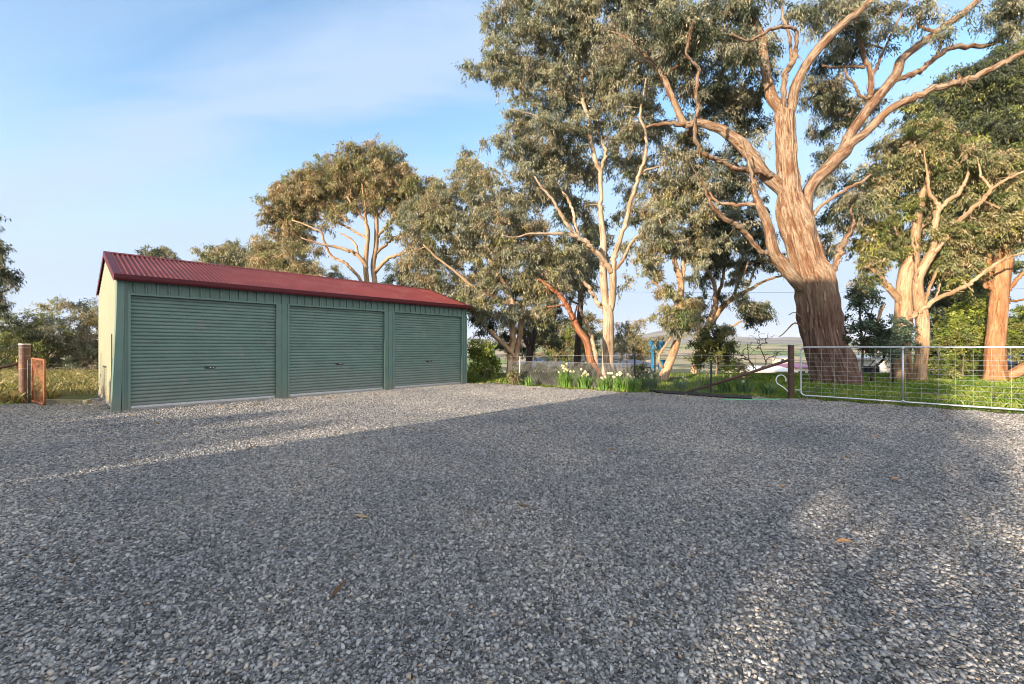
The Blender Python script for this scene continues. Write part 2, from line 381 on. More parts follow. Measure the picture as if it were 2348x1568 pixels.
def gravel_cover():
    src = bpy.data.collections.new('gravel_patches')       # never linked to the scene
    S = 0.5
    for k in range(7):
        o = bpy.data.objects.new(f'gravel_patch_{k:02d}', gravel_patch(500 + k, S, 2100, 0.0055, 0.022)); src.objects.link(o)
    for k in range(4):
        o = bpy.data.objects.new(f'gravel_patch_{7+k:02d}', gravel_patch(600 + k, S, 700, 0.009, 0.026)); src.objects.link(o)
    rng = np.random.default_rng(9); pts = []; rot = []; idx = []
    for ix in range(-30, 30):
        for iy in range(0, 32):
            x, y = ix * S + S / 2, iy * S + S / 2 - 0.5
            if abs(x) > 1.3 * max(y, 0) + 2.2: continue
            if not inside(x, y): continue
            pts.append((x, y, 0.004)); rot.append((0, 0, rng.integers(0, 4) * math.pi / 2))
            idx.append(int(rng.integers(0, 7)) if y < 6.5 else 7 + int(rng.integers(0, 4)))
    me = bpy.data.meshes.new('gravel'); me.from_pydata(pts, [], [])
    a = me.attributes.new('rot', 'FLOAT_VECTOR', 'POINT'); a.data.foreach_set('vector', np.array(rot, np.float32).ravel())
    a = me.attributes.new('pick', 'INT', 'POINT'); a.data.foreach_set('value', np.array(idx, np.int32))
    o = obj('gravel', me); tag(o, 'loose grey crushed stone lying over the whole yard', 'gravel', None, 'stuff')
    ng = bpy.data.node_groups.new('gravel_cover', 'GeometryNodeTree')
    ng.interface.new_socket('Geometry', in_out='INPUT', socket_type='NodeSocketGeometry'); ng.interface.new_socket('Geometry', in_out='OUTPUT', socket_type='NodeSocketGeometry')
    N, Lk = ng.nodes, ng.links
    gi = N.new('NodeGroupInput'); go = N.new('NodeGroupOutput'); ip = N.new('GeometryNodeInstanceOnPoints'); ci = N.new('GeometryNodeCollectionInfo')
    ci.inputs['Collection'].default_value = src; ci.inputs['Separate Children'].default_value = True; ci.inputs['Reset Children'].default_value = True
    r = N.new('GeometryNodeInputNamedAttribute'); r.data_type = 'FLOAT_VECTOR'; r.inputs['Name'].default_value = 'rot'
    k = N.new('GeometryNodeInputNamedAttribute'); k.data_type = 'INT'; k.inputs['Name'].default_value = 'pick'
    e = N.new('FunctionNodeEulerToRotation'); Lk.new(r.outputs[0], e.inputs[0])
    m2p = N.new('GeometryNodeMeshToPoints'); Lk.new(gi.outputs[0], m2p.inputs['Mesh'])
    Lk.new(m2p.outputs[0], ip.inputs['Points']); Lk.new(ci.outputs[0], ip.inputs['Instance']); ip.inputs['Pick Instance'].default_value = True
    Lk.new(k.outputs[0], ip.inputs['Instance Index']); Lk.new(e.outputs[0], ip.inputs['Rotation']); Lk.new(ip.outputs[0], go.inputs[0])
    md = o.modifiers.new('cover', 'NODES'); md.node_group = ng
gravel_cover()

# ------------------------------------------------------------------ grass
def blades(regions, name, label, seed, pal, hmin, hmax, wd):
    "regions: (polygon, blades per m2, height factor)"
    rng = np.random.default_rng(seed); B = []; T = []
    for poly, dens, hf in regions:
        xs = [p[0] for p in poly]; ysv = [p[1] for p in poly]
        n = int((max(xs) - min(xs)) * (max(ysv) - min(ysv)) * dens)
        X = rng.uniform(min(xs), max(xs), n); Y = rng.uniform(min(ysv), max(ysv), n)
        keep = np.array([inside(a, c, poly) for a, c in zip(X, Y)], bool) if n else np.zeros(0, bool)
        X, Y = X[keep], Y[keep]; k = len(X)
        if not k: continue
        cl = np.array([mnoise.noise((a * 0.9, c * 0.9, seed)) for a, c in zip(X, Y)])
        h = rng.uniform(hmin, hmax, k) * hf * (1 + 0.8 * cl); h = np.maximum(h, 0.02)
        a = rng.uniform(0, 2 * np.pi, k); le = rng.normal(size=(k, 2)) * 0.45
        Z = np.array([hill(q, c) for q, c in zip(X, Y)])
        p = np.stack([X, Y, Z], 1); w = np.stack([np.cos(a), np.sin(a), np.zeros(k)], 1) * (wd * rng.uniform(0.6, 1.3, k))[:, None]
        mid = p + np.stack([le[:, 0] * h * .3, le[:, 1] * h * .3, h * .6], 1); tip = p + np.stack([le[:, 0] * h, le[:, 1] * h, h], 1)
        B.append(np.stack([p - w / 2, p + w / 2, mid + w * .35, tip], 1))
        pp = np.array(pal); ii = np.clip(((cl + 0.5) * len(pp) + rng.normal(size=k) * 0.7).astype(int), 0, len(pp) - 1)
        T.append(pp[ii] * rng.uniform(0.7, 1.3, k)[:, None])
    o = obj(name, quads_mesh(name, np.vstack(B), np.vstack(T)), M_GRASS); tag(o, label, 'grass', None, 'stuff'); return o
GP = [(0.07, 0.14, 0.015), (0.11, 0.20, 0.02), (0.17, 0.25, 0.035), (0.25, 0.29, 0.06)]
DRY = [(0.30, 0.23, 0.10), (0.22, 0.19, 0.07), (0.15, 0.16, 0.045), (0.34, 0.28, 0.14)]
fl = [(-1.55, 15.75), (-0.9, 16.15), (-0.2, 15.4), (1.2, 14.05), (2.2, 13.25), (3.3, 12.6), (4.4, 12.25), (5.6, 11.55), (6.6, 11.2), (7.2, 10.95)]
blades([
 ([(3.9, 12.6), (7.2, 11.0), (8.5, 14.5), (9, 21), (4.2, 21)], 260, .6), ([(-1.55, 15.75), (-.9, 16.15), (-.2, 15.6), (-.2, 17.5), (-1.2, 18)], 200, .8),
 (fl + [(7.4, 11.6), (5.6, 12.3), (3.6, 13.3), (1.2, 14.8), (0.2, 15.9)], 260, 0.45),
 ([(7.1, 11.2), (8.4, 9.95), (9.6, 8.75), (10.6, 8.0), (13, 8.5), (24, 14), (24, 21), (8, 21), (7.6, 14)], 230, .75),
 ([(-1.6, 15.8), (-1.2, 19), (-3, 22), (-5, 19)], 200, 1.0)], 'grass', 'fresh green grass under the gums and along the fence', 5, GP, 0.05, 0.17, 0.02)
blades([([(-26, 11.5), (-11.9, 11.3), (-11.0, 13.0), (-12.4, 13.2), (-14.2, 23), (-36, 25)], 150, 0.8),
        ([(-17, 9.2), (-13.2, 9.2), (-11.7, 9.85), (-11.2, 10.6), (-12, 11.6), (-17, 11.6)], 420, 1.9),
        ([(-11.7, 12.7), (-9.6, 10.6), (-9.0, 9.9), (-9.1, 10.4), (-11.9, 13.6)], 260, 0.8)], 'dry_grass', 'dry yellow green grass around the rusty gate and left paddock', 6, DRY, 0.06, 0.2, 0.02)

EDGE = [(p[0], p[1] - 0.02) for p in fl]
blades([(EDGE + [(7.2, 10.55), (5.6, 11.1), (4.4, 11.75), (3.3, 12.15), (2.2, 12.8), (1.2, 13.6), (-.2, 14.9), (-1.4, 15.5)], 75, .45),
        ([(7.3, 10.8), (8.4, 9.75), (9.6, 8.55), (10.6, 7.8), (10.4, 7.5), (9.2, 8.5), (8.2, 9.4), (7.1, 10.5)], 45, .4),
        ([(-12, 9.6), (-11.6, 9.0), (-10.9, 9.2), (-11.2, 10.0)], 120, .8)], 'weed', 'straggling weeds and dry stalks where grass meets gravel', 8, DRY + GP, 0.04, 0.14, 0.012)
def litter(polys, label, seed):
    rng = np.random.default_rng(seed); V = []; T = []
    pal = np.array([(.30, .17, .08), (.22, .12, .06), (.36, .25, .14), (.17, .10, .06), (.42, .33, .22)])
    for poly, dens in polys:
        xs = [p[0] for p in poly]; ysv = [p[1] for p in poly]; n = int((max(xs) - min(xs)) * (max(ysv) - min(ysv)) * dens)
        X = rng.uniform(min(xs), max(xs), n); Y = rng.uniform(min(ysv), max(ysv), n); k_ = np.array([inside(a, c, poly) for a, c in zip(X, Y)], bool); X, Y = X[k_], Y[k_]; k = len(X)
        a = rng.uniform(0, 6.28, k); L_ = rng.uniform(.03, .085, k); w = L_ * rng.uniform(.16, .3, k)
        d = np.stack([np.cos(a), np.sin(a), rng.normal(size=k) * .2], 1) * L_[:, None]; e = np.stack([-np.sin(a), np.cos(a), rng.normal(size=k) * .4], 1) * w[:, None]
        c = np.stack([X, Y, .022 + rng.random(k) * .012], 1)
        V.append(np.stack([c - d, c + e, c + d, c - e], 1)); T.append(pal[rng.integers(0, len(pal), k)] * rng.uniform(.7, 1.3, k)[:, None])
    o = obj('leaf_litter', quads_mesh('leaf_litter', np.vstack(V), np.vstack(T)), M_GRASS); tag(o, label, 'litter', None, 'stuff')
litter([([(-2, 16.2), (7.4, 11.2), (7.2, 10.2), (3, 11.8), (-1.6, 14.8)], 26), ([(7, 11.2), (10.6, 7.9), (10, 7.0), (6.8, 10)], 16), ([(-8, 8.5), (-1.4, 15.4), (-.8, 14.6), (-7.4, 7.9)], 7), ([(-6, 2), (6, 2), (9, 8), (0, 13), (-9, 8)], .7), ([(-2, 16), (7, 11), (10.5, 8.2), (20, 12), (20, 20), (-2, 20)], 9)], 'fallen gum leaves and bark flakes scattered over gravel edge and grass', 12)
# ------------------------------------------------------------------ trees
def parse(s): return [tuple(float(x) for x in p.split(',')) for p in s.split(';') if p.strip()]

def make_leaves(rng, centres, tints, per, rad, ll, lw, hang=0.75, twigs=5):
    "leaves strung along drooping twiglets round every clump centre"
    K = len(centres)
    c = np.repeat(centres, twigs, axis=0); tn = np.repeat(tints, twigs, axis=0); T = len(c)
    d = rng.normal(size=(T, 3)); d[:, 2] = d[:, 2] * 0.7 + 0.1; d /= np.linalg.norm(d, axis=1, keepdims=True) + 1e-6
    ln = rad * rng.uniform(0.5, 1.35, T)
    m = max(2, int(per / twigs))
    c = np.repeat(c, m, axis=0); d = np.repeat(d, m, axis=0); ln = np.repeat(ln, m); tn = np.repeat(tn, m, axis=0)
    N = len(c); s = rng.uniform(0.15, 1.0, N)
    p = c + d * (ln * s)[:, None]; p[:, 2] -= 0.35 * ln * s * s
    p += rng.normal(size=(N, 3)) * 0.055 * rad / 0.4
    dirs = rng.normal(size=(N, 3)) * (1 - hang) * 1.3 + d * 0.35; dirs[:, 2] -= hang
    dirs /= np.linalg.norm(dirs, axis=1, keepdims=True) + 1e-6
    w = np.cross(dirs, rng.normal(size=(N, 3))); w /= np.linalg.norm(w, axis=1, keepdims=True) + 1e-6
    nn = np.cross(dirs, w)
    L = ll * rng.uniform(0.6, 1.25, N)[:, None]; Wd = lw * rng.uniform(0.7, 1.2, N)[:, None]
    mid = p + dirs * L * 0.42 + nn * L * 0.06
    V = np.stack([p, mid + w * Wd / 2, p + dirs * L - nn * L * 0.05, mid - w * Wd / 2], axis=1)
    tn = tn * rng.uniform(0.65, 1.4, N)[:, None] * (1 + rng.normal(size=(N, 3)) * 0.05)
    return V, np.clip(tn, 0.005, 0.6)

GREY = [(0.12, 0.12, 0.08), (0.145, 0.138, 0.09), (0.10, 0.105, 0.076), (0.155, 0.138, 0.095)]
OLIVE = [(0.13, 0.122, 0.058), (0.10, 0.105, 0.05), (0.15, 0.13, 0.066), (0.15, 0.118, 0.066)]
GREEN = [(0.085, 0.095, 0.03), (0.06, 0.075, 0.027), (0.12, 0.12, 0.036)]
LUSH = [(0.095, 0.12, 0.02), (0.125, 0.145, 0.028), (0.07, 0.095, 0.02)]
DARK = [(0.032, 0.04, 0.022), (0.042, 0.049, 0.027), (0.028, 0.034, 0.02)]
BLUEG = [(0.05, 0.075, 0.055), (0.04, 0.06, 0.045), (0.06, 0.085, 0.055)]
BROWN = [(0.16, 0.125, 0.07), (0.13, 0.115, 0.055), (0.19, 0.14, 0.085)]

def grow(rng, npos, nrad, clumps, tip=0.007, direct=0.3, expo=0.5, cap=0.8):
    "attach every clump centre to the nearest wood, twig upon twig; returns chains (points, radii)"
    P0 = np.array(npos); R0 = np.array(nrad); n0 = len(P0)
    allp = np.vstack([P0, clumps]); n = len(allp); K = n - n0
    par = np.full(n, -1); cost = np.zeros(n); best = np.full(K, np.inf); bp = np.zeros(K, int)
    for j in range(n0):
        dv = clumps - P0[j]; d = np.linalg.norm(dv, axis=1) * (1 + 0.35 * np.clip(-dv[:, 2] / (np.linalg.norm(dv, axis=1) + 1e-6), 0, 1)) - min(R0[j] * 4, 0.25)
        k = d < best; best[k] = d[k]; bp[k] = j
    alive = np.ones(K, bool)
    for _ in range(K):
        k = int(np.argmin(np.where(alive, best, np.inf))); alive[k] = False; i = n0 + k
        par[i] = bp[k]; cost[i] = cost[par[i]] + np.linalg.norm(allp[i] - allp[par[i]])
        d = np.linalg.norm(clumps - clumps[k], axis=1) + direct * cost[i] * 0.35
        u = alive & (d < best); best[u] = d[u]; bp[u] = i
    cnt = np.ones(n); kids = [[] for _ in range(n)]
    order = sorted(range(n0, n), key=lambda i: -cost[i])
    for i in order:
        kids[par[i]].append(i)
        cnt[par[i]] += cnt[i] if par[i] >= n0 else 0
    rad = tip * cnt ** expo
    chains = []; stack = []
    for j in range(n0):
        for k in kids[j]: stack.append((j, k, R0[j] * cap))
    while stack:
        a, b, cap_ = stack.pop()
        ch = [a, b]; rs = [min(cap_, rad[b]), min(cap_, rad[b])]
        cur = b
        while kids[cur]:
            ks = sorted(kids[cur], key=lambda q: -cnt[q])
            for q in ks[1:]: stack.append((cur, q, rs[-1] * 0.9))
            cur = ks[0]; ch.append(cur); rs.append(min(rs[-1], rad[cur]))
        chains.append((allp[ch], rs))
    return chains

TREES = {}; LEAFGAIN = 1.85
def tree(name, label, base, limbs, blobs, mats, leaf, group=None, seed=1, depth_spread=0.3, trunk_sides=12, cat='tree', crown_label=None, twig_tip=0.007, clump_r=0.42, hang=0.75, wob=0.1, rid=0.0, flare=0.0, thick=0.85, twigs=5, gap=1.0, ground=0.0, strips=0, slim=1.0):
    """base: (u, Y) of the foot. limbs: traced centre lines 'u,v,halfwidth;...' (first the trunk). blobs: (u,v,ru,rv[,dy[,density]])
    leaf: (palette, leaves per clump, length, width, clumps per m2)"""
    rng = np.random.default_rng(seed); random.seed(seed)
    u0, Y0 = base; s0 = Y0 / F
    foot = G(u0, Y0, ground)
    root = thing(name, label, cat, foot, 0, group)
    wood = MB(); npos = []; nrad = []; nuv = []
    for li, ls in enumerate(limbs):
        sl = None
        if isinstance(ls, tuple): ls, sl = ls
        pts = parse(ls) if isinstance(ls, str) else ls
        if li == 0:
            pts = list(pts); y_at = Y0; slope = 0.0 if sl is None else sl
        else:
            q = min(range(len(nuv)), key=lambda k: (nuv[k][0] - pts[0][0]) ** 2 + (nuv[k][1] - pts[0][1]) ** 2)
            y_at = nuv[q][2]; slope = rng.uniform(-depth_spread, depth_spread) if sl is None else sl
        sub = (14 if rid > .1 else 6) if li == 0 else 5
        sp = spline(pts, sub); w3 = []; r3 = []; y = y_at
        for k, (u, v, hw) in enumerate(sp):
            if k: y += slope * math.hypot(u - sp[k-1][0], v - sp[k-1][1]) * s0
            y = max(y, 2.0)
            p = P(u, v, y); r = max(hw * (slim if li else 1) * y / F, 0.006)
            if li == 0 and k == 0: p.z = ground - 0.15
            if k and r < 0.12: p += Vector((rng.normal(), rng.normal(), rng.normal())) * r * 0.25
            w3.append(p - foot); r3.append(r); npos.append(tuple(p - foot)); nrad.append(r); nuv.append((u, v, y))
        big = max(r3) > 0.2
        if strips and max(r3) > 0.09:
            ns = int(strips * (w3[0] - w3[-1]).length * (1.6 if li == 0 else .8))
            for _ in range(ns):
                i = int(rng.integers(1, len(w3) - 2)); up = (w3[i + 1] - w3[i]).normalized(); d = Vector(rng.normal(size=3)); d = (d - up * d.dot(up)).normalized()
                q = w3[i] + (w3[i + 1] - w3[i]) * rng.random()
                wood.strip(q + d * r3[i] * .97, d, up, rng.uniform(.15, .7), rng.uniform(.008, .035) * (1 if r3[i] > .2 else .6), rng.uniform(.0, .07) if rng.random() < .5 else .006, 20 + rng.random() * 30, rng.normal() * .08)
        wood.tube(w3, r3, n=trunk_sides if li == 0 else (10 if max(r3) > 0.05 else 6), wob=wob, rid=rid if big else rid * 0.4, seed=seed + li * 0.37, flare=flare if li == 0 and flare else None, L0=0 if li == 0 else 20 + 3 * li)
    cl = []; tints = []
    pal, per, ll, lw, dens = leaf; per *= 1.6; lw *= 1.05; ll *= 1.0; dens *= 2.3
    for b in blobs:
        u, v, ru, rv = b[:4]; ru *= 1.12; rv *= 1.12; dy = b[4] if len(b) > 4 else rng.uniform(-1, 1) * 0.6; dk = b[5] if len(b) > 5 else 1.0
        bt = b[6] if len(b) > 6 else None
        Y = Y0 + dy; s = Y / F; c = np.array(P(u, v, Y) - foot); R = np.array((ru * s, thick * (ru + rv) / 2 * s, rv * s))
        n = max(2, int(dens * dk * R[0] * R[2] + rng.random()))
        d = rng.normal(size=(n, 3)); d /= np.linalg.norm(d, axis=1, keepdims=True)
        q = c + d * (rng.random(n) ** (1 / 2.4))[:, None] * R
        q[:, 2] = np.maximum(q[:, 2], 0.25)
        cl.append(q)
        pp = np.array(bt if bt else pal)
        tints.append(pp[rng.integers(0, len(pp), n)] * rng.uniform(0.75, 1.25, n)[:, None])
    if cl:
        cl = np.vstack(cl); tints = np.vstack(tints) * LEAFGAIN
        for pts, rs in grow(rng, npos, nrad, cl, tip=twig_tip):
            sp = []
            P4 = [np.append(p, r) for p, r in zip(pts, rs)]
            for i in range(len(P4) - 1):
                a, b = P4[i], P4[i + 1]; L = np.linalg.norm(b[:3] - a[:3]); k = max(1, min(4, int(L / 0.45)))
                for j in range(k):
                    q = a + (b - a) * j / k
                    if j: q[:3] += rng.normal(size=3) * 0.07 * L
                    sp.append(q)
            sp.append(P4[-1])
            sp = spline(sp, 2)
            wood.tube([q[:3] for q in sp], [max(q[3], 0.004) for q in sp], n=5 if rs[0] > 0.03 else 3, caps=False, seed=seed, L0=60)
        V, t = make_leaves(rng, cl, tints, per, clump_r, ll, lw, hang, twigs)
        zmin = V[:, :, 2].min(axis=1); ok = zmin > 0.02; V, t = V[ok], t[ok]
        c = obj('crown', quads_mesh('crown', V, t), M_LEAF, root)
        if crown_label: c['label'] = crown_label
    wood.build('trunk', mats, root, smooth=True, bark=True)
    TREES[name + str(seed)] = root
    return root

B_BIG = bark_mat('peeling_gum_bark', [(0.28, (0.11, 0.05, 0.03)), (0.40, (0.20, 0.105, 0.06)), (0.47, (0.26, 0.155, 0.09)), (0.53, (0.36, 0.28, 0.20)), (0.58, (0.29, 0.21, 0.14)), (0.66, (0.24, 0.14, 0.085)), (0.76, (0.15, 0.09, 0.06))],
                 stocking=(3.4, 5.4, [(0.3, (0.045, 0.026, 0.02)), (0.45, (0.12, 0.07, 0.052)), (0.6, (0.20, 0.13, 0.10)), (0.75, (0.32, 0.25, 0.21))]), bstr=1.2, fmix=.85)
B_PALE = bark_mat('pale_gum_bark', [(0.3, (0.19, 0.10, 0.06)), (0.42, (0.33, 0.23, 0.145)), (0.55, (0.46, 0.375, 0.28)), (0.68, (0.27, 0.18, 0.115))], bstr=0.4)
B_TAN = bark_mat('tan_gum_bark', [(0.3, (0.20, 0.10, 0.05)), (0.45, (0.36, 0.23, 0.13)), (0.58, (0.47, 0.34, 0.22)), (0.7, (0.26, 0.14, 0.08))], bstr=0.6)
B_RED = bark_mat('red_peeling_bark', [(0.3, (0.13, 0.045, 0.02)), (0.48, (0.27, 0.10, 0.045)), (0.58, (0.38, 0.2, 0.11)), (0.7, (0.18, 0.07, 0.035))], bstr=0.8)
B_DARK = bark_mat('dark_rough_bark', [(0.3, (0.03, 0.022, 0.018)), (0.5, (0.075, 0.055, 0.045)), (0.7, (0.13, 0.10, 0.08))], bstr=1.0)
B_ORANGE = bark_mat('orange_fibrous_bark', [(0.3, (0.20, 0.085, 0.035)), (0.5, (0.36, 0.18, 0.085)), (0.62, (0.45, 0.27, 0.15)), (0.75, (0.25, 0.11, 0.05))], bstr=1.0)
B_TWIG = bark_mat('grey_twig_bark', [(0.3, (0.10, 0.075, 0.055)), (0.55, (0.2, 0.155, 0.12)), (0.7, (0.28, 0.22, 0.17))], bstr=0.4)

# the large gum at the gate, in front of everything on the right
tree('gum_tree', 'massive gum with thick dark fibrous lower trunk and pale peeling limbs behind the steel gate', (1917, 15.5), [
 ('1917,874,45;1903,830,40;1891,790,39;1880,735,39;1874,688,39;1866,640,38;1853,608,33;1840,565,32;1828,523,32;1815,480,29;1808,440,23;1806,404,20.5;1801,333,19;1798,285,19;1797,258,18', 0.0),
 ('1797,268,14;1785,245,14;1771,228,13;1760,190,11.5;1754,157,11;1749,120,11;1747,95,11;1733,62,11;1707,14,10;1690,-40,8;1680,-90,5', 0.15),
 ('1800,270,10;1813,252,11;1823,200,12;1852,143,11;1899,85,11;1947,43,9;1999,0,7;2050,-50,5', -0.2),
 ('1797,262,6;1796,230,6.5;1797,190,7;1802,165,7;1814,147,7;1823,119,5;1826,85,4.5;1821,66,4;1800,62,4;1771,66,4;1745,80,3.6;1719,93,3.3;1695,88,3;1676,76,2.5', -0.35),
 ('1817,140,5;1812,110,4;1809,81,3.5;1795,38,3.3;1788,0,3;1780,-40,2', 0.3),
 ('1845,500,14;1847,475,15;1852,442,14;1868,415,14;1890,394,15;1915,365,16;1937,342,16;1951,304,12;1975,270,11.5;2008,228,12;2035,195,11;2056,166,11;2065,140,10;2080,124,10;2108,102,9.5;2132,85,9;2184,47,8;2237,5,7;2290,-40,5', 0.2),
 ('1937,345,12;1955,325,11;1985,304,9.5;2032,257,9;2070,234,8.6;2104,219,8.5;2151,200,8;2185,190,8;2222,181,7.6;2284,152,7;2347,119,6;2420,90,4', -0.25),
 ('2040,195,6;2051,185,6.2;2078,175,6;2104,166,6;2128,145,6;2151,128,6;2175,112,6;2199,107,5.8;2240,106,5.2;2270,102,5;2310,82,4.4;2347,62,4;2400,40,3', 0.1),
 ('2150,130,4;2152,115,4;2158,97,4;2153,80,4.2;2135,70,4;2115,64,3.6;2104,52,3;2098,25,2.5;2104,0,2;2110,-30,1.5', 0.0),
 ('1994,225,7;1996,200,6.5;1994,166,6;1980,128,5.5;1968,81,5;1966,55,4.5;1956,24,4;1950,-20,3', -0.2),
 ('1994,180,3.5;2004,165,3.4;2015,140,3.2;2027,114,3;2042,80,2.7;2056,52,2.5;2080,0,2', 0.2),
 ('1990,226,3.6;1975,222,3.6;1965,208,3.4;1958,192,3.2;1946,182,3;1938,165,2.6;1935,150,2', -0.3),
 ('1980,155,3.6;1960,153,3.4;1935,153,3.2;1910,155,2.8;1885,150,2.4', -0.1),
 ('1806,455,15;1796,440,15;1785,428,15;1765,410,15;1747,394,15;1728,365,15;1709,342,15;1692,325,14;1676,314,13;1655,298,12;1633,290,11;1604,281,9.5;1571,286,9;1555,256,8;1525,184,6.5;1500,150,5.2;1473,123,4;1440,90,3;1410,75,2;1376,66,1.2', 0.1),
 ('1585,284,6;1550,284,5.5;1514,284,5;1480,292,3', -0.1),
 ('1790,425,8;1776,409,7;1750,398,6.4;1728,392,6;1703,388,5.6;1681,385,5.5;1660,374,5.5;1643,366,5.5;1625,360,5;1609,352,5;1600,335,4.7;1592,315,4.5;1594,280,4.5;1601,246,4.5;1595,222,4.5;1597,195,4.2;1601,160,4;1585,140,3.2;1572,123,2.8;1577,100,2.3;1581,77,1.8;1590,50,1', -0.35),
 ('1838,660,14;1828,648,15;1804,618,16;1790,600,15.5;1776,584,14;1768,560,12.5;1764,535,12;1757,508,11;1747,485,10.5;1738,466,9;1730,440,6;1725,413,5;1718,380,3.2;1708,350,2.2;1700,320,1.2', -0.15),
 ('1768,582,6.5;1755,580,6.2;1742,575,6;1722,550,6;1704,527,6;1685,513,6;1666,504,5.6;1648,490,5;1633,475,4.6;1622,452,3.8;1614,428,2.8;1600,405,2;1585,380,1;1580,360,.6', -0.4),
 ('1742,470,5;1715,468,5;1685,470,4.6;1660,467,4;1642,461,3.4;1625,440,2.4', 0.15),
 ('1893,700,17;1896,665,10;1902,635,7;1913,613,6.5;1921,590,7;1928,565,7;1940,545,6;1951,527,4.6;1958,505,3.4;1950,480,2.4;1965,455,1.2', 0.35),
 ('1890,690,14;1890,640,9;1886,600,7.5;1882,572,5.5;1881,556,2.5', 0.3),
 ('1858,500,5;1875,478,4.6;1890,466,4.2;1908,452,4;1928,442,4;1950,428,4;1975,418,3.6;1995,400,2.6', 0.2),
 ('1850,770,2.4;1845,764,2.2;1836,748,2;1822,741,1.9;1808,752,1.7;1797,764,1.4;1785,772,1', -0.5),
 ('1843,750,1.6;1836,730,1.5;1822,716,1.2;1808,722,1', -0.4),
], [
 (1700,20,70,40),(1640,30,60,50),(1740,110,38,50,0.8),(1690,120,50,45),(1640,130,50,50,1.5),(1870,20,70,40),(1950,20,60,45),(2040,20,40,40,0,.6),(2110,15,30,30,0,.5),
 (1700,210,45,45,2),(1650,215,45,45,2.5),(1740,200,30,40,2),(1880,200,45,50,2.2),(1930,130,45,55,2),(1900,260,40,50,2.5),(1960,250,45,45,2.4),(1710,300,40,35,2.6),(1650,250,40,35,2.0),
 (1630,420,60,45,2),(1580,390,45,50,1.8),(1690,430,45,40,2.4),(1560,330,50,45,2),(1660,350,35,30,2.4,.7),(1600,190,50,50,1.5),(1560,130,50,60,1),(1540,60,50,50),(1590,60,50,50),
 (1930,480,40,40,2),(1890,560,26,34,2),(1975,440,35,35,1.5),(1880,420,28,36,2.5,.7),(2180,60,40,30,0,.4),(2300,30,50,40,1),(2340,0,40,40,1),(2050,95,28,25,1,.5),(1595,385,30,28,1,.8),(1640,440,30,25,1,.7),(1425,80,40,30,-.5),(1590,60,30,30,-.5),(1705,330,28,28,.5,.8),(1958,470,30,24,1,.8),(1990,395,26,22,1,.8),(1620,540,40,35,2.4),(1700,540,26,24,2.5,.6),(1910,370,35,40,2.6,.8),
], B_BIG, (GREY + DARK, 120, 0.15, 0.036, 11), seed=3, trunk_sides=128, twig_tip=0.0075, depth_spread=0.3, rid=0.2, wob=0.1, flare=0.12, clump_r=0.5, strips=22, slim=.9)

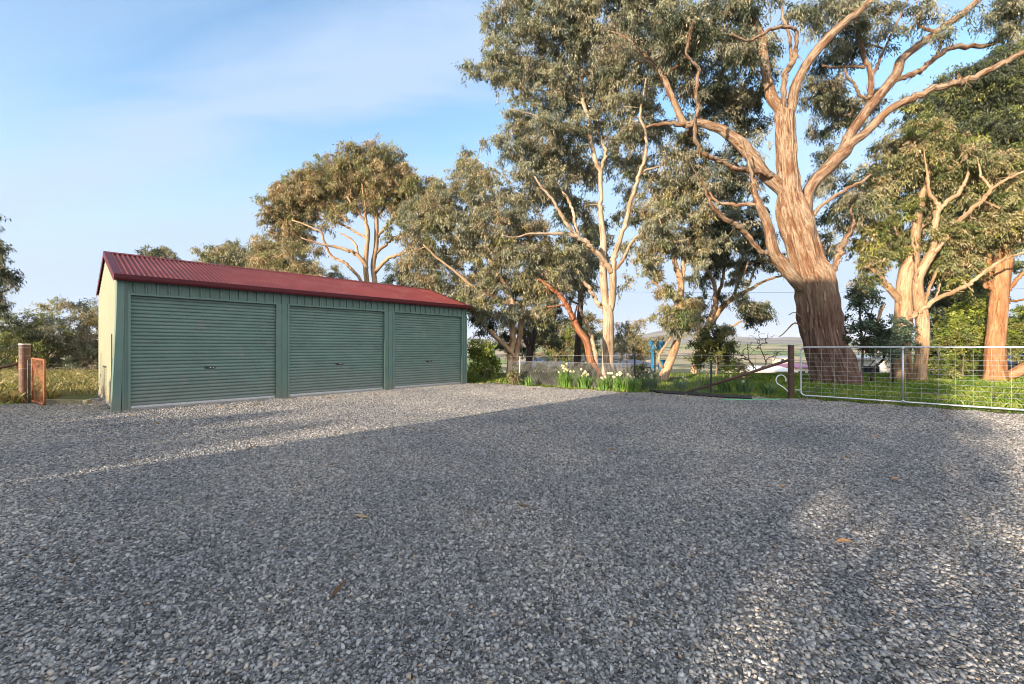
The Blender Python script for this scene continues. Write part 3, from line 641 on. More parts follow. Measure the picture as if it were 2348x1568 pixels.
# the slender pale twin-stemmed gum in the middle
tree('gum_tree', 'tall slender pale gum with twin stems and a high crown behind the daffodils', (1393, 18.6), [
 ('1393,866,17;1393,850,14.5;1393.5,810,13;1394,766,12.3;1394,722,12;1391,700,11', 0.0),
 ('1390,720,9;1386,679,8.5;1383,635,8.5;1382,591,8.5;1383,547,8;1378,503,6.5;1377,459,5;1377,400,5;1366,373,5;1356,338,5;1350,300,4.7;1348,271,4.5;1338,240,4.5;1333,215,4.5;1331,169,4.5;1323,138,4;1300,110,3.2;1287,92,3;1283,56,2.5;1280,20,2', 0.05),
 ('1323,140,3.2;1333,118,3;1335,102,3;1331,50,2.6;1330,0,2.3;1328,-50,1.5', 0.2),
 ('1377,392,4.2;1384,370,4;1387,348,4;1380,325,3.3;1371,307,3;1365,280,2', 0.3),
 ('1396,715,9;1402,693,8.3;1405,650,8;1405,617,7.5;1409,588,6;1418,553,5.5;1434,512,5;1444,465,4.6;1456,430,4.3;1465,401,4.2;1479,358,4;1481,307,3.5;1468,266,3;1475,220,2.5;1480,180,2', -0.1),
 ('1406,622,4;1424,603,3.6;1434,583,3.5;1441,568,3.5;1452,550,3.2;1468,538,3;1494,521,2.5;1520,510,2', -0.3),
 ('1402,625,7;1390,604,6.4;1368,579,6;1350,562,5.7;1336,550,5.5;1315,541,4.6;1292,535,4;1257,537,3;1219,535,2.6;1181,544,2;1150,540,1.6', -0.3),
 ('1325,545,4.6;1306,520,4.2;1292,500,4;1278,480,3.6;1269,460,3;1255,445,2.7;1242,430,2.3;1225,405,2', -0.2),
 ('1328,546,4;1318,515,3.6;1315,489,3.5;1307,470,3.3;1301,454,3;1290,440,2.6;1283,427,2.4;1270,400,2', 0.3),
 ('1380,706,5.5;1370,692,5.2;1362,679,5;1354,666,4.8;1348,658,4.5;1336,645,4;1327,635,3.4;1315,615,2.6', -0.2),
 ('1465,400,3;1480,390,2.8;1500,385,2.5;1525,375,2', 0.2),
 ('1352,320,3;1330,300,2.8;1300,285,2.5;1260,272,2.2;1215,262,2;1170,250,1.6', -0.2),
 ('1338,240,3;1310,225,2.6;1270,212,2.4;1220,205,2.2;1170,190,2;1110,172,1.6;1060,160,1.2', 0.1),
 ('1331,180,3;1370,150,2.8;1400,120,2.4;1450,90,2', 0.2),
], [
 (1170,35,55,50),(1240,40,65,60),(1320,40,65,60),(1400,40,65,60),(1480,50,55,60),(1530,50,40,60,1),(1290,-20,120,35),(1450,-20,120,35),
 (1150,115,45,40),(1220,130,60,55),(1290,140,60,60),(1370,140,65,60),(1440,140,60,55),(1500,150,45,55),
 (1175,180,45,28),(1110,168,38,17,0,.8),(1065,155,22,12,0,.8),(1210,215,45,30,0,.7),(1270,220,50,45),(1340,220,50,40,1),(1400,225,50,45),(1460,230,50,45),
 (1190,275,38,32),(1245,290,55,45),(1310,300,50,45),(1380,290,45,40,1.2,.7),(1430,300,45,40),(1490,290,40,40,1),(1130,320,16,14,0,.5),
 (1180,340,45,40),(1240,365,55,45),(1300,370,45,45),(1345,400,30,40,1.4),(1420,370,38,35,1,.8),(1470,380,40,35,1),(1500,430,35,40,1),
 (1200,420,55,40),(1260,440,50,45),(1310,470,45,40,1),(1350,500,25,35,1.4,.7),(1440,440,22,26,1.4,.6),(1470,490,35,35,0.8,.8),(1500,520,30,30,0.3,.8),(1440,570,20,26,0,.7),(1430,650,18,20,0,.5),(1420,490,18,25,1.4,.5),(1330,590,35,30,1),(1290,590,45,35),(1320,640,22,22,0,.7),
], B_PALE, (GREY + GREY + [(0.06,0.07,0.04)], 120, 0.15, 0.036, 12), seed=11, trunk_sides=20, twig_tip=0.0068, clump_r=0.45)

# the middle clump behind the shed's right end
tree('gum_tree', 'bushy medium gum with pale twin stems beyond the right end of the shed', (1169, 18.0), [
 ('1166,868,8;1169,834,7;1175,766,6.5;1177,722,6;1170,680,5.5;1150,640,5;1120,590,4.4;1080,540,3.8;1050,500,3;1020,470,2', 0.05),
 ('1178,838,6.5;1187,796,6;1193,746,6;1200,700,5;1215,650,4.5;1225,600,4;1215,550,3.4;1190,500,3;1170,450,2', 0.2),
 ('1178,818,6;1158,793,5.5;1137,772,5.2;1122,756,5', -0.4),
 ('1172,700,4.5;1130,680,4;1080,655,3.5;1040,620,3;1000,590,2.4;970,560,1.7', -0.3),
 ('1205,690,4;1240,660,3.6;1270,630,3.2;1295,600,2.6', -0.2),
 ('1110,578,3;1115,540,2.8;1100,490,2.5;1090,440,2.2;1080,400,1.8', -0.1),
], [
 (1080,395,42,50,1),(1050,450,50,40),(1110,440,45,45),(1000,470,42,35),(960,480,40,35,1),(1160,470,45,45),(1010,520,50,40),(1080,510,60,50),(1150,530,60,45),(960,540,40,40),
 (1210,520,45,45),(980,600,50,40),(1050,580,60,45),(1130,590,60,50),(1200,590,60,50),(1260,560,40,40),(1260,620,45,40),(1000,650,45,26),(1060,650,55,38),(1120,660,60,45),(1190,660,55,40),(1250,680,40,35),(1060,690,30,20),(1130,710,45,25),(1195,715,40,22,0,.7),(1100,690,40,30,-1),(1235,720,25,20,0,.6),(1110,740,28,30,0.5,1,DARK),(1090,715,24,22,0.8,.9,DARK)
], B_TAN, (OLIVE + GREY + GREY, 130, 0.13, 0.034, 13), seed=21, twig_tip=0.0068, clump_r=0.42)

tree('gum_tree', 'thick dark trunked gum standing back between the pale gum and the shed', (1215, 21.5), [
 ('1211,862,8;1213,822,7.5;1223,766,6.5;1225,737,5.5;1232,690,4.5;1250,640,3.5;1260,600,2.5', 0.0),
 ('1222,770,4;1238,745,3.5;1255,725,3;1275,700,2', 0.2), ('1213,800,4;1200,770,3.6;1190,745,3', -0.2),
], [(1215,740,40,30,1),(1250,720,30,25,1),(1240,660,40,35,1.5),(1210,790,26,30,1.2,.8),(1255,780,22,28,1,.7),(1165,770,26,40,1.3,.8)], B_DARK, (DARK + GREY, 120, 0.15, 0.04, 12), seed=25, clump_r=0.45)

tree('gum_tree', 'gum with leaning red peeling trunk beside the slender pale gum', (1371, 17.6), [
 ('1374,868,9.5;1367,850,8.8;1353,822,8;1346,790,7.8;1340,774,7.8;1327,758,7.4;1318,738,6.6;1310,720,6;1301,703,5.8;1292,688,5.5;1280,675,5;1272,667,5;1257,655,3.4;1235,640,2.4', -0.1),
 ('1303,705,2.4;1290,700,2.2;1275,702,2;1255,704,1.6', -0.3),
 ('1330,765,3;1322,745,2.6;1318,725,2.2;1322,700,1.6', 0.3),
], [(1240,640,40,25,0,.9),(1275,650,30,20,0,.8),(1250,705,22,15,0,.7),(1290,730,20,20,.6,.5)], B_RED, (OLIVE + GREY, 110, 0.13, 0.034, 12), seed=31, clump_r=0.38)

tree('gum_tree', 'thin pale curving gum stem between the red trunk and the pale gum', (1366, 19.5), [
 ('1369,866,5.5;1366,835,5;1365,815,5;1359,781,4.6;1350,757,4.2;1342,737,4;1334,720,3.6;1330,706,3.4;1328,685,2.8;1335,660,2', 0.0)],
 [(1330,680,22,20,0,.7),(1345,650,20,18,0,.7)], B_PALE, (GREY, 110, 0.13, 0.034, 12), seed=33, clump_r=0.36)

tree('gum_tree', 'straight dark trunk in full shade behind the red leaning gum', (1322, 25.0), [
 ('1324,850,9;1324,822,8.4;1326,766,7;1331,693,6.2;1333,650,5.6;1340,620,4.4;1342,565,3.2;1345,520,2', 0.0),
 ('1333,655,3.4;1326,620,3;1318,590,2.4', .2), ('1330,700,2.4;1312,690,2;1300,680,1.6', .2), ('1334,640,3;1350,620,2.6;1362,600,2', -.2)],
 [(1330,580,40,40),(1360,540,35,40),(1300,560,35,30),(1370,600,22,22,0,.8),(1320,640,30,25,0,.7),(1355,640,20,18,0,.6)], B_DARK, (DARK + GREY, 110, 0.17, 0.045, 9), seed=35, clump_r=0.5)  # dark bark colour stands in for the shade on this trunk

# leaning tree right of the pale gum and its neighbours
tree('gum_tree', 'gum leaning right on a bare bent tan trunk beside the fence', (1521, 17.2), [
 ('1518,872,12;1528,845,10;1537,825,9.4;1546,800,9;1554,769,8.2;1557,740,7.8;1559,708,7.5;1561,657,7.4;1556,630,6.4;1551,616,6;1545,585,5;1538,554,4.2;1530,530,3.4;1522,500,2.6', 0.0),
 ('1561,650,5;1565,625,5;1569,585,4.2;1580,555,3.6;1590,520,3;1600,480,2', 0.2),
 ('1552,700,3.2;1541,685,3;1528,675,2.8;1515,667,2.6;1505,652,2.4;1492,645,1.8', -0.2),
 ('1530,846,3.6;1515,838,3.2;1511,820,3;1519,800,3;1530,785,2.6;1540,770,2', -0.3),
], [
 (1520,480,45,40),(1500,540,45,40),(1590,480,45,45),(1560,440,45,35),(1480,590,30,30),(1590,545,40,35),(1540,550,40,35),(1500,625,26,22,0,.7),(1600,600,30,25,0,.7),
 (1535,680,22,30,-.3,1,OLIVE),(1525,720,22,26,-.3,1,OLIVE),(1572,700,22,34,-.3,.9,OLIVE),(1548,735,26,22,-.4,1,GREEN),(1520,760,16,20,-.3,.7),(1575,745,26,22,-.3,.9)
], B_TAN, (GREY + OLIVE, 120, 0.14, 0.036, 13), seed=41, twig_tip=0.0068, clump_r=0.4)

tree('gum_tree', 'spreading shaded gum with forked limbs reaching right over the distant hills', (1594, 21.0), [
 ('1590,868,8;1592,846,7.4;1600,815,7;1608,785,7;1616,760,6.8;1625,739,6.6;1633,718,5.6;1638,703,5;1639,675,4.5;1636,647,4;1623,621,3.4;1610,590,2.6', 0.0),
 ('1610,785,6.6;1622,755,7;1638,728,7;1652,708,6.4;1666,693,6;1688,678,5;1710,667,4.2;1728,658,3.6;1746,647,3;1787,634,2.2;1810,625,1.5', 0.05),
 ('1640,725,4.2;1643,688,4;1650,664,3.7;1656,641,3.5;1660,620,3;1659,600,2.6;1665,560,2', 0.2),
 ('1648,790,3.2;1653,780,3;1666,764,2.7;1679,749,2.5;1690,741,2.2;1700,736,2', -0.2),
 ('1710,667,2.6;1720,645,2.3;1728,620,2;1735,590,1.6', 0.2), ('1680,683,3;1690,655,2.6;1705,625,2.2;1715,600,1.8', -0.2),
], [
 (1640,510,50,40),(1700,500,50,45),(1600,560,40,35),(1670,560,45,35),(1730,560,40,35),(1700,600,35,28),(1640,610,30,28),(1760,600,30,24,0,.8),(1600,640,22,25,0,.7),(1680,640,30,20,0,.6),
 (1740,708,34,22,0,1.1),(1705,720,30,22,0,1),(1690,690,22,18,0,.8),(1765,725,16,12,0,.6),(1660,680,20,16,0,.5),(1600,720,24,40,.5,.8),(1650,755,22,20,0,.8),(1580,690,18,30,.8,.6)
], B_TAN, (DARK + GREY, 125, 0.15, 0.038, 12), seed=45, twig_tip=0.0068, clump_r=0.42)

# behind the shed
tree('gum_tree', 'big round crowned gum with two trunks towering behind the shed roof', (849, 29.0), [
 ('842,850,7;842,720,6.5;841,654,6;838,615,5.5;840,574,5;843,533,5;838,506,3.8;836,465,2.8;830,420,2', 0.0),
 ('862,850,7;862,720,6.4;860,654,6;855,610,5.5;861,574,5.5;863,533,5;863,478,4;868,440,3;875,400,2.4', 0.05),
 ('840,615,5.4;836,605,5;820,585,4.3;804,577,4;787,571,3.8;751,563,2.6;720,555,2;690,545,1.5', -0.3),
 ('842,552,3.4;836,544,3.2;815,532,2.7;798,522,2.5;770,510,2.2;743,500,2;702,473,1.8;680,460,1.4', 0.2),
 ('835,655,3.4;817,629,3.5;804,616,3.5;792,604,3.4;776,595,3.2;759,585,3;746,560,2.6;737,533,2.5;722,526,2.1;700,515,2;670,505,1.6', -0.1),
 ('860,625,4.2;872,610,4.2;888,593,4;905,587,3.8;924,580,3.4;950,565,2.5', -0.2),
 ('862,545,3.6;880,525,3.3;902,503,3;925,490,2.4;950,475,1.8', 0.2),
 ('863,500,3;885,470,2.6;900,440,2.2', -.2), ('838,510,3;815,480,2.5;795,450,2', -.2), ('863,580,3.4;885,560,3;905,545,2.4;925,535,1.8', .2), ('820,585,3;815,560,2.6;800,545,2.2;780,535,1.6', .2),
], [
 (800,343,24,14),(838,340,26,16),(868,352,32,24),(900,365,28,24),(810,380,45,30),(750,395,42,30),(860,395,45,30),(920,400,35,35),(945,430,28,28),(700,405,32,26,0,.9),
 (660,440,36,30,0,1,OLIVE+BROWN),(720,440,45,30),(780,430,45,30),(840,435,45,28,0,.9),(900,440,40,32),(640,470,32,26,0,1,BROWN),(690,480,42,28),(750,475,40,24,0,.9),(625,500,20,20,0,.8,BROWN),(665,510,38,22),(720,510,28,16,0,.7),(810,470,36,20,0,.6),(930,480,40,28),(970,440,30,25,0,.8),(975,480,35,30),(990,405,18,18,0,.6),(880,480,26,18,0,.6),(780,500,26,14,0,.5),(940,530,34,26,0,.9),(900,525,20,16,0,.5),(650,470,45,45,.5),(660,530,45,35,.5),(700,440,50,40,1),(790,400,60,45,1.5),(880,410,55,45,1.5),(830,450,50,30,1.5,.8),(740,440,50,40,1.5),(930,450,40,40,1),(680,545,36,18,0,.8,BROWN),(640,540,22,16,0,.6,BROWN),(720,570,24,12,0,.5)
], B_TAN, (OLIVE + OLIVE + BROWN, 120, 0.2, 0.05, 6.5), seed=51, twig_tip=0.009, clump_r=0.62, depth_spread=0.3)
BUSHG = 'bushland trees along the left paddock edge'
BACKG = 'smaller gums behind the shed'
def small_tree(name, label, base, stems, blobs, mat, leaf, seed, group=None, clump_r=0.45, **k):
    return tree(name, label, base, stems, blobs, mat, leaf, group, seed, clump_r=clump_r, trunk_sides=8, **k)

small_tree('gum_tree', 'flat topped dark gum peeping over the left part of the shed roof', (355, 46), ['352,850,4;352,700,3.6;355,620,3;352,590,2.4;345,575,1.8', '354,620,2.4;372,600,1.8;395,592,1.4'],
 [(335,577,24,12),(362,570,28,14),(385,580,16,12),(350,592,30,7,0,.6),(405,597,22,6,0,.8),(430,602,18,6,0,.8)], B_DARK, (DARK + GREY, 90, 0.3, 0.08, 3.4), 61, BACKG, 0.8)
small_tree('gum_tree', 'low olive gum just left of the two trunk gum, above the roof ridge', (520, 31), ['520,850,6;520,700,5;515,640,4;500,600,3', '518,660,3;545,620,2.4;560,590,1.8', '516,650,3;490,620,2.2;470,600,1.6'],
 [(470,598,34,22),(510,590,40,26),(555,582,42,28),(600,570,40,28),(540,615,60,26),(470,625,40,18),(430,612,22,10,0,.7)], B_TAN, (OLIVE + GREY, 110, 0.2, 0.05, 6.5), 62, BACKG, 0.6)
small_tree('gum_tree', 'brownish thin leaved gum under the left limbs of the two trunk gum', (655, 26), ['655,850,6;655,700,5;650,640,4;640,600,3', '654,660,3;680,630,2.4;700,600,1.8', '652,650,3;625,620,2.2;610,590,1.6'],
 [(610,565,32,26),(650,580,40,30),(620,610,45,26),(680,600,40,30),(650,630,50,24),(710,625,36,22),(740,615,28,16,0,.7),(690,650,45,18),(610,600,40,30)], B_TAN, (BROWN + OLIVE, 110, 0.17, 0.042, 8), 63, BACKG, 0.55)
small_tree('gum_tree', 'low dense gum filling the gap right of the two trunk gum behind the shed', (930, 27), ['930,850,6;930,720,5;928,680,4;920,640,3', '930,690,3;950,650,2.4;965,620,1.8'],
 [(915,630,30,24,0,1,DARK),(950,610,34,30),(960,650,34,26,0,1,DARK),(900,655,26,14,0,.9,DARK),(985,640,26,30),(930,665,40,12,0,.8,DARK),(975,585,26,24),(770,635,26,12),(745,648,24,10,0,1,OLIVE),(800,645,24,10,0,.6)], B_DARK, (GREY, 120, 0.17, 0.042, 8), 64, BACKG, 0.55)

# right side
tree('gum_tree', 'stout smooth trunked gum directly behind the middle upright of the gate', (2066, 17.2), [
 ('2067,874,24;2066,850,20;2065,790,17.5;2070,733,16.5;2073,682,17;2080,626,17;2088,605,14;2096,570,10;2100,520,8;2110,470,6;2125,410,4;2140,350,3', 0.0),
 ('2066,695,9;2058,684,9;2045,668,8.4;2034,656,8;2024,643,6;2014,630,5;1998,618,3.6;1983,610,2.6', -0.2),
 ('2090,600,6;2070,560,5;2050,520,4;2040,470,3;2030,420,2.4', 0.2), ('2100,540,5;2130,500,4.4;2170,460,3.8;2210,420,3;2240,380,2', 0.25),
 ('2024,700,4;2018,715,4;2012,735,3.5;2008,760,3', -.2),
], [
 (2080,330,60,50,.5),(2030,400,45,50),(2100,410,60,45,.6),(2000,480,35,45),(2060,490,50,45,.5),(2130,480,45,40,.8),(1995,550,35,40),(2040,560,38,36,.4),(2000,620,28,34,0,.8),(2090,560,30,30,.9,.7),(2160,390,50,45,1.4),(2150,320,50,40,1.2),(1975,650,20,26,0,.7),(2010,590,30,30,-.4)
], B_TAN, (GREEN + OLIVE, 110, 0.15, 0.042, 14), seed=71, trunk_sides=40, rid=0.06, strips=8, slim=.88, flare=.1, twig_tip=0.006, clump_r=0.42)

tree('gum_tree', 'twisting cream barked gum just right of the middle upright of the gate', (2111, 16.4), [
 ('2107,880,15;2109,850,12;2113,800,12;2114,733,12.5;2107,690,11.5;2103,660,10.5;2105,635,10.5;2116,611,10;2136,580,9', 0.0),
 ('2134,584,8;2141,554,7;2142,515,6.4;2152,478,6;2146,462,5;2131,447,4.2;2127,425,3.5;2126,400,2.6;2120,370,1.6;2118,340,1', -0.1),
 ('2150,482,5.5;2170,462,5;2193,447,5;2208,425,4.4;2216,405,3.2;2222,380,2;2228,350,1', 0.15),
 ('2134,584,7;2155,560,6.2;2172,539,6;2187,521,5.5;2203,503,5;2226,482,5;2249,462,5;2263,447,4.5;2275,432,4;2300,415,3.5;2326,403,3;2360,385,2', -0.2),
 ('2272,434,3.4;2262,418,3.2;2249,406,3;2245,385,2;2240,360,1', 0.2),
 ('2090,728,7;2104,714,6.4;2121,703,6;2150,684,5.7;2177,672,5.5;2200,661,5.2;2223,651,5;2242,636,4.2;2259,621,4;2280,605,3.4;2300,595,3;2324,586,2.8;2347,580,2.4;2380,570,2', -0.25),
 ('2108,665,5;2100,640,4.4;2098,615,4;2100,585,3.4;2093,565,3;2090,545,2', -.3),
 ('2118,700,4;2130,660,3.6;2145,625,3;2150,600,2', .3), ('2125,703,3;2140,690,2.6;2150,670,2.2;2155,650,1.8', -.3),
], [
 (2190,520,45,30,0,.8),(2240,540,45,30,0,.9),(2180,580,50,35,.2),(2230,590,40,30,0,.9),(2280,500,45,40),(2230,460,40,30,.4),(2300,440,45,40),(2180,620,36,22,.2,.8),(2330,500,40,40),(2260,380,50,35),(2320,370,50,45),(2200,350,45,35,.5),(2160,545,30,25,-.3,.7),(2320,560,30,25,0,.6),(2210,640,24,16,-.2,.4),(2118,360,30,26,0,.8),(2228,365,30,24,0,.8)
], B_TAN, (GREEN + OLIVE + OLIVE, 105, 0.15, 0.042, 13), seed=73, trunk_sides=24, rid=0.06, strips=8, slim=.88, flare=.1, twig_tip=0.006, clump_r=0.42)

tree('gum_tree', 'straight orange fibrous trunked gum near the right edge, sunlit to its foot', (2280, 16.6), [
 ('2280,880,23;2280,855,18.5;2280,800,17;2285,745,16;2289,687,15.5;2295,631,15.5;2300,590,13.5;2303,560,12;2320,503,8.5;2332,460,6.5;2345,410,5;2355,360,4', 0.0),
 ('2287,665,10;2268,650,9;2264,620,9;2262,580,9;2263,540,8.4;2264,503,8;2268,440,7;2275,380,5;2280,320,4', 0.35),
 ('2296,680,5;2310,668,4.6;2326,647,4;2336,634,4;2347,626,3.8;2370,610,3', -0.1), ('2300,580,4;2320,560,3.4;2347,540,3;2370,530,2', -.2), ('2299,685,3;2325,690,2.6;2347,686,2.4;2380,680,2', .1),
 ('2262,660,5;2250,640,4.4;2240,625,4', -.1), ('2266,480,4;2240,450,3.4;2220,420,2.6', .2),
], [
 (2300,330,60,50,.8),(2350,300,50,60,.8),(2340,440,50,45),(2380,380,60,60),(2260,300,50,45,1.5),(2290,480,36,36,.8,.8),(2230,320,45,40,1.5),(2370,480,45,50),(2340,600,30,20,0,.4),(2240,500,30,35,1.2,.7)
], B_ORANGE, (GREEN + DARK, 115, 0.15, 0.042, 12), seed=75, trunk_sides=40, rid=0.12, strips=16, flare=.25, twig_tip=0.006, clump_r=0.45)

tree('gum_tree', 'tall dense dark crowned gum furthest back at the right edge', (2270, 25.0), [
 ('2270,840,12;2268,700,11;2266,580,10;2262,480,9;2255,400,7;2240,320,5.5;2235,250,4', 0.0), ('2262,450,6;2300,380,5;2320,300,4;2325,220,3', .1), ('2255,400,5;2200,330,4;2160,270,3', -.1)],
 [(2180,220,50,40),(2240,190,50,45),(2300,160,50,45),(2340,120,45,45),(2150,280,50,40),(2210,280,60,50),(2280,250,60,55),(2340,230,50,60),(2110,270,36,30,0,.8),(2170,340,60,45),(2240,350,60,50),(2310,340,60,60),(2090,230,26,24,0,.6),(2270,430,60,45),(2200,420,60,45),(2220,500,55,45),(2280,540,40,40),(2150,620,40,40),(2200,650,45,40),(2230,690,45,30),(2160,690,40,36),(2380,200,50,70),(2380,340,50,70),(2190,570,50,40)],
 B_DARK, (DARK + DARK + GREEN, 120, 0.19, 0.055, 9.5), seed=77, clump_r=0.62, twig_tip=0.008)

small_tree('sapling', 'thin upright sapling with sparse dark leaves right of the massive gum', (1975, 15.2), ['1976,872,2.6;1976,800,2.4;1972,740,2;1970,690,1.5;1968,650,1', '1975,790,1.6;1990,740,1.4;2002,700,1', '1975,770,1.5;1955,750,1.2;1935,740,.8'],
 [(1972,665,22,26,0,.8),(1955,700,18,22,0,.7),(1992,695,22,24,0,.8),(1950,745,26,20,0,.9),(1990,750,28,24),(1940,775,20,16,0,.8),(1985,785,26,20,0,.8),(2008,740,18,22,0,.7)], B_DARK, (BLUEG + DARK, 70, 0.1, 0.05, 20), 81, None, 0.3, hang=.3, cat='sapling')
small_tree('sapling', 'crooked little sapling bent behind the gate right of the thin upright one', (1998, 15.8), ['1997,874,3.4;2000,855,3;2004,842,2.8;2018,832,2.6;2026,818,2.4;2020,800,2;2010,785,1.6'],
 [(2020,790,20,14,0,.7),(2035,800,16,12,0,.6)], B_DARK, (BLUEG, 50, 0.09, 0.045, 18), 82, None, 0.26, hang=.3, cat='sapling')
small_tree('shrub', 'blue grey round shrub in front of the stout gum behind the gate', (2045, 15.6), ['2048,872,2.4;2046,830,2;2050,790,1.6;2055,760,1', '2047,820,1.6;2030,790,1.2;2022,770,.8'],
 [(2045,755,30,24),(2068,775,26,22),(2030,780,26,22),(2050,800,30,18),(2075,750,16,16,0,.7)], B_DARK, (BLUEG, 90, 0.08, 0.045, 26), 83, None, 0.26, hang=.3, cat='shrub')
for i, (lab, u, Y, bl, pal, sd) in enumerate([
 ('large bright green bush between the cream barked gum and the orange trunk', 2205, 18.2, [(2190,730,40,34),(2230,720,40,34),(2170,780,40,36),(2220,770,45,36),(2185,825,45,36),(2235,815,40,36),(2250,760,28,36),(2160,840,28,26)], LUSH + GREEN, 85),
 ('bright green bush right of the orange trunk at the picture edge', 2345, 20.0, [(2330,745,28,34),(2365,740,34,40),(2325,785,26,26,0,.8),(2360,800,40,30),(2310,760,12,24,0,.7)], GREEN + LUSH, 86),
 ('low yellow green bush at the foot of the shed end', 1108, 16.8, [(1105,800,20,24),(1125,825,24,22),(1095,830,18,22),(1112,850,28,14),(1090,790,12,20,0,.7)], LUSH, 87),
 ('dark leafy shrub crowding the foot of the forked gum', 1640, 19.2, [(1625,770,22,24),(1650,780,24,24),(1665,800,20,22),(1635,810,30,22),(1610,795,22,24),(1655,825,24,14),(1600,830,18,16,0,.8)], DARK + GREEN, 88),
 ('small dark bush beside the bright green bush behind the gate', 2145, 19.5, [(2140,780,22,40),(2150,830,24,30),(2128,820,16,36,0,.8),(2155,740,20,30)], DARK, 89),
 ('small yellowish bush low behind the stay pole', 1690, 16.6, [(1690,830,16,12),(1705,842,14,9),(1672,845,14,9)], OLIVE + LUSH, 90),
 ('shade darkened undergrowth behind the netting between its end post and the white flowers', 1235, 16.4, [(1215,850,20,14),(1245,845,20,14),(1270,852,20,13),(1195,850,14,12)], DARK, 120),  # leaf colour darkened to stand for the shadow behind the netting
 ('shade darkened undergrowth behind the netting around the pale gum foot', 1330, 15.6, [(1310,855,22,12),(1345,852,20,13),(1290,858,16,11)], DARK, 121),
 ('shade darkened undergrowth behind the netting beside the dark picket', 1430, 15.2, [(1420,858,18,12),(1450,852,20,14),(1475,855,16,14)], DARK, 122),
 ('little grey green shrub at the left end of the wire fence', 1175, 15.0, [(1172,865,11,10),(1180,858,9,9)], OLIVE + GREEN, 91)]):
    vt = bl[0][1]
    small_tree('bush', lab, (u, Y), [f'{u},872,2.4;{u+2},{(872+vt)/2:.0f},2;{bl[0][0]},{vt},1'], bl, B_TWIG, (pal, 85, 0.11, 0.05, 22 if Y > 16 else 40), sd, 'leafy bushes under the gums', 0.32 if Y > 15.5 else 0.2, hang=.3, cat='bush')

small_tree('sapling', 'slim young gum with a loose top right of the pale gum, beyond the fence', (1435, 19.6), ['1440,862,2.2;1437,830,2;1440,790,1.8;1445,760,1.4;1455,735,1', '1439,800,1.4;1425,770,1.1;1418,745,.8', '1441,785,1.2;1460,760,1;1468,735,.8'],
 [(1425,750,18,18,0,.8),(1450,745,20,18,0,.9),(1440,775,22,18,0,.9),(1470,735,12,12,0,.7),(1430,800,16,14,0,.6),(1462,770,12,12,0,.6)], B_TAN, (GREY + OLIVE, 80, 0.11, 0.03, 16), 92, None, 0.32, cat='sapling')
# bare grey bush: twigs only
def bare_bush(label, u, Y, blobs, seed, dens=26):
    rng = np.random.default_rng(seed); s = Y / F; foot = G(u, Y)
    root = thing('bare_bush', label, 'bush', foot)
    pts = []
    for (bu, bv, ru, rv) in blobs:
        n = int(dens * ru * rv * s * s) + 4
        d = rng.normal(size=(n, 3)); d /= np.linalg.norm(d, axis=1, keepdims=True)
        pts.append(np.array(P(bu, bv, Y) - foot) + d * (rng.random(n) ** .4)[:, None] * np.array((ru * s, (ru + rv) / 2 * s, rv * s)))
    pts = np.vstack(pts); pts[:, 2] = np.maximum(pts[:, 2], .1)
    st = [(x, y, z) for x, y in rng.normal(size=(7, 2)) * .15 for z in (-.05, .25)]
    m = MB()
    for p, rs in grow(rng, st, [.03] * len(st), pts, tip=.006, direct=.5):
        sp = spline([np.append(a, b) for a, b in zip(p, rs)], 3)
        m.tube([q[:3] + rng.normal(size=3) * .02 for q in sp], [max(q[3], .006) for q in sp], n=3, caps=False)
    m.build('branches', B_TWIG, root, smooth=True, bark=True)
bare_bush('leafless grey bush in front of the valley, left of the rusty strainer post', 1735, 20.5, [(1720,790,34,24),(1760,780,34,22),(1735,820,50,24),(1700,810,30,20),(1780,815,28,20)], 95, 60)
bare_bush('bare brown scrub low in front of the left bushland trees', 165, 21.0, [(120,845,50,14),(180,840,50,18),(215,835,26,20)], 96, 60)

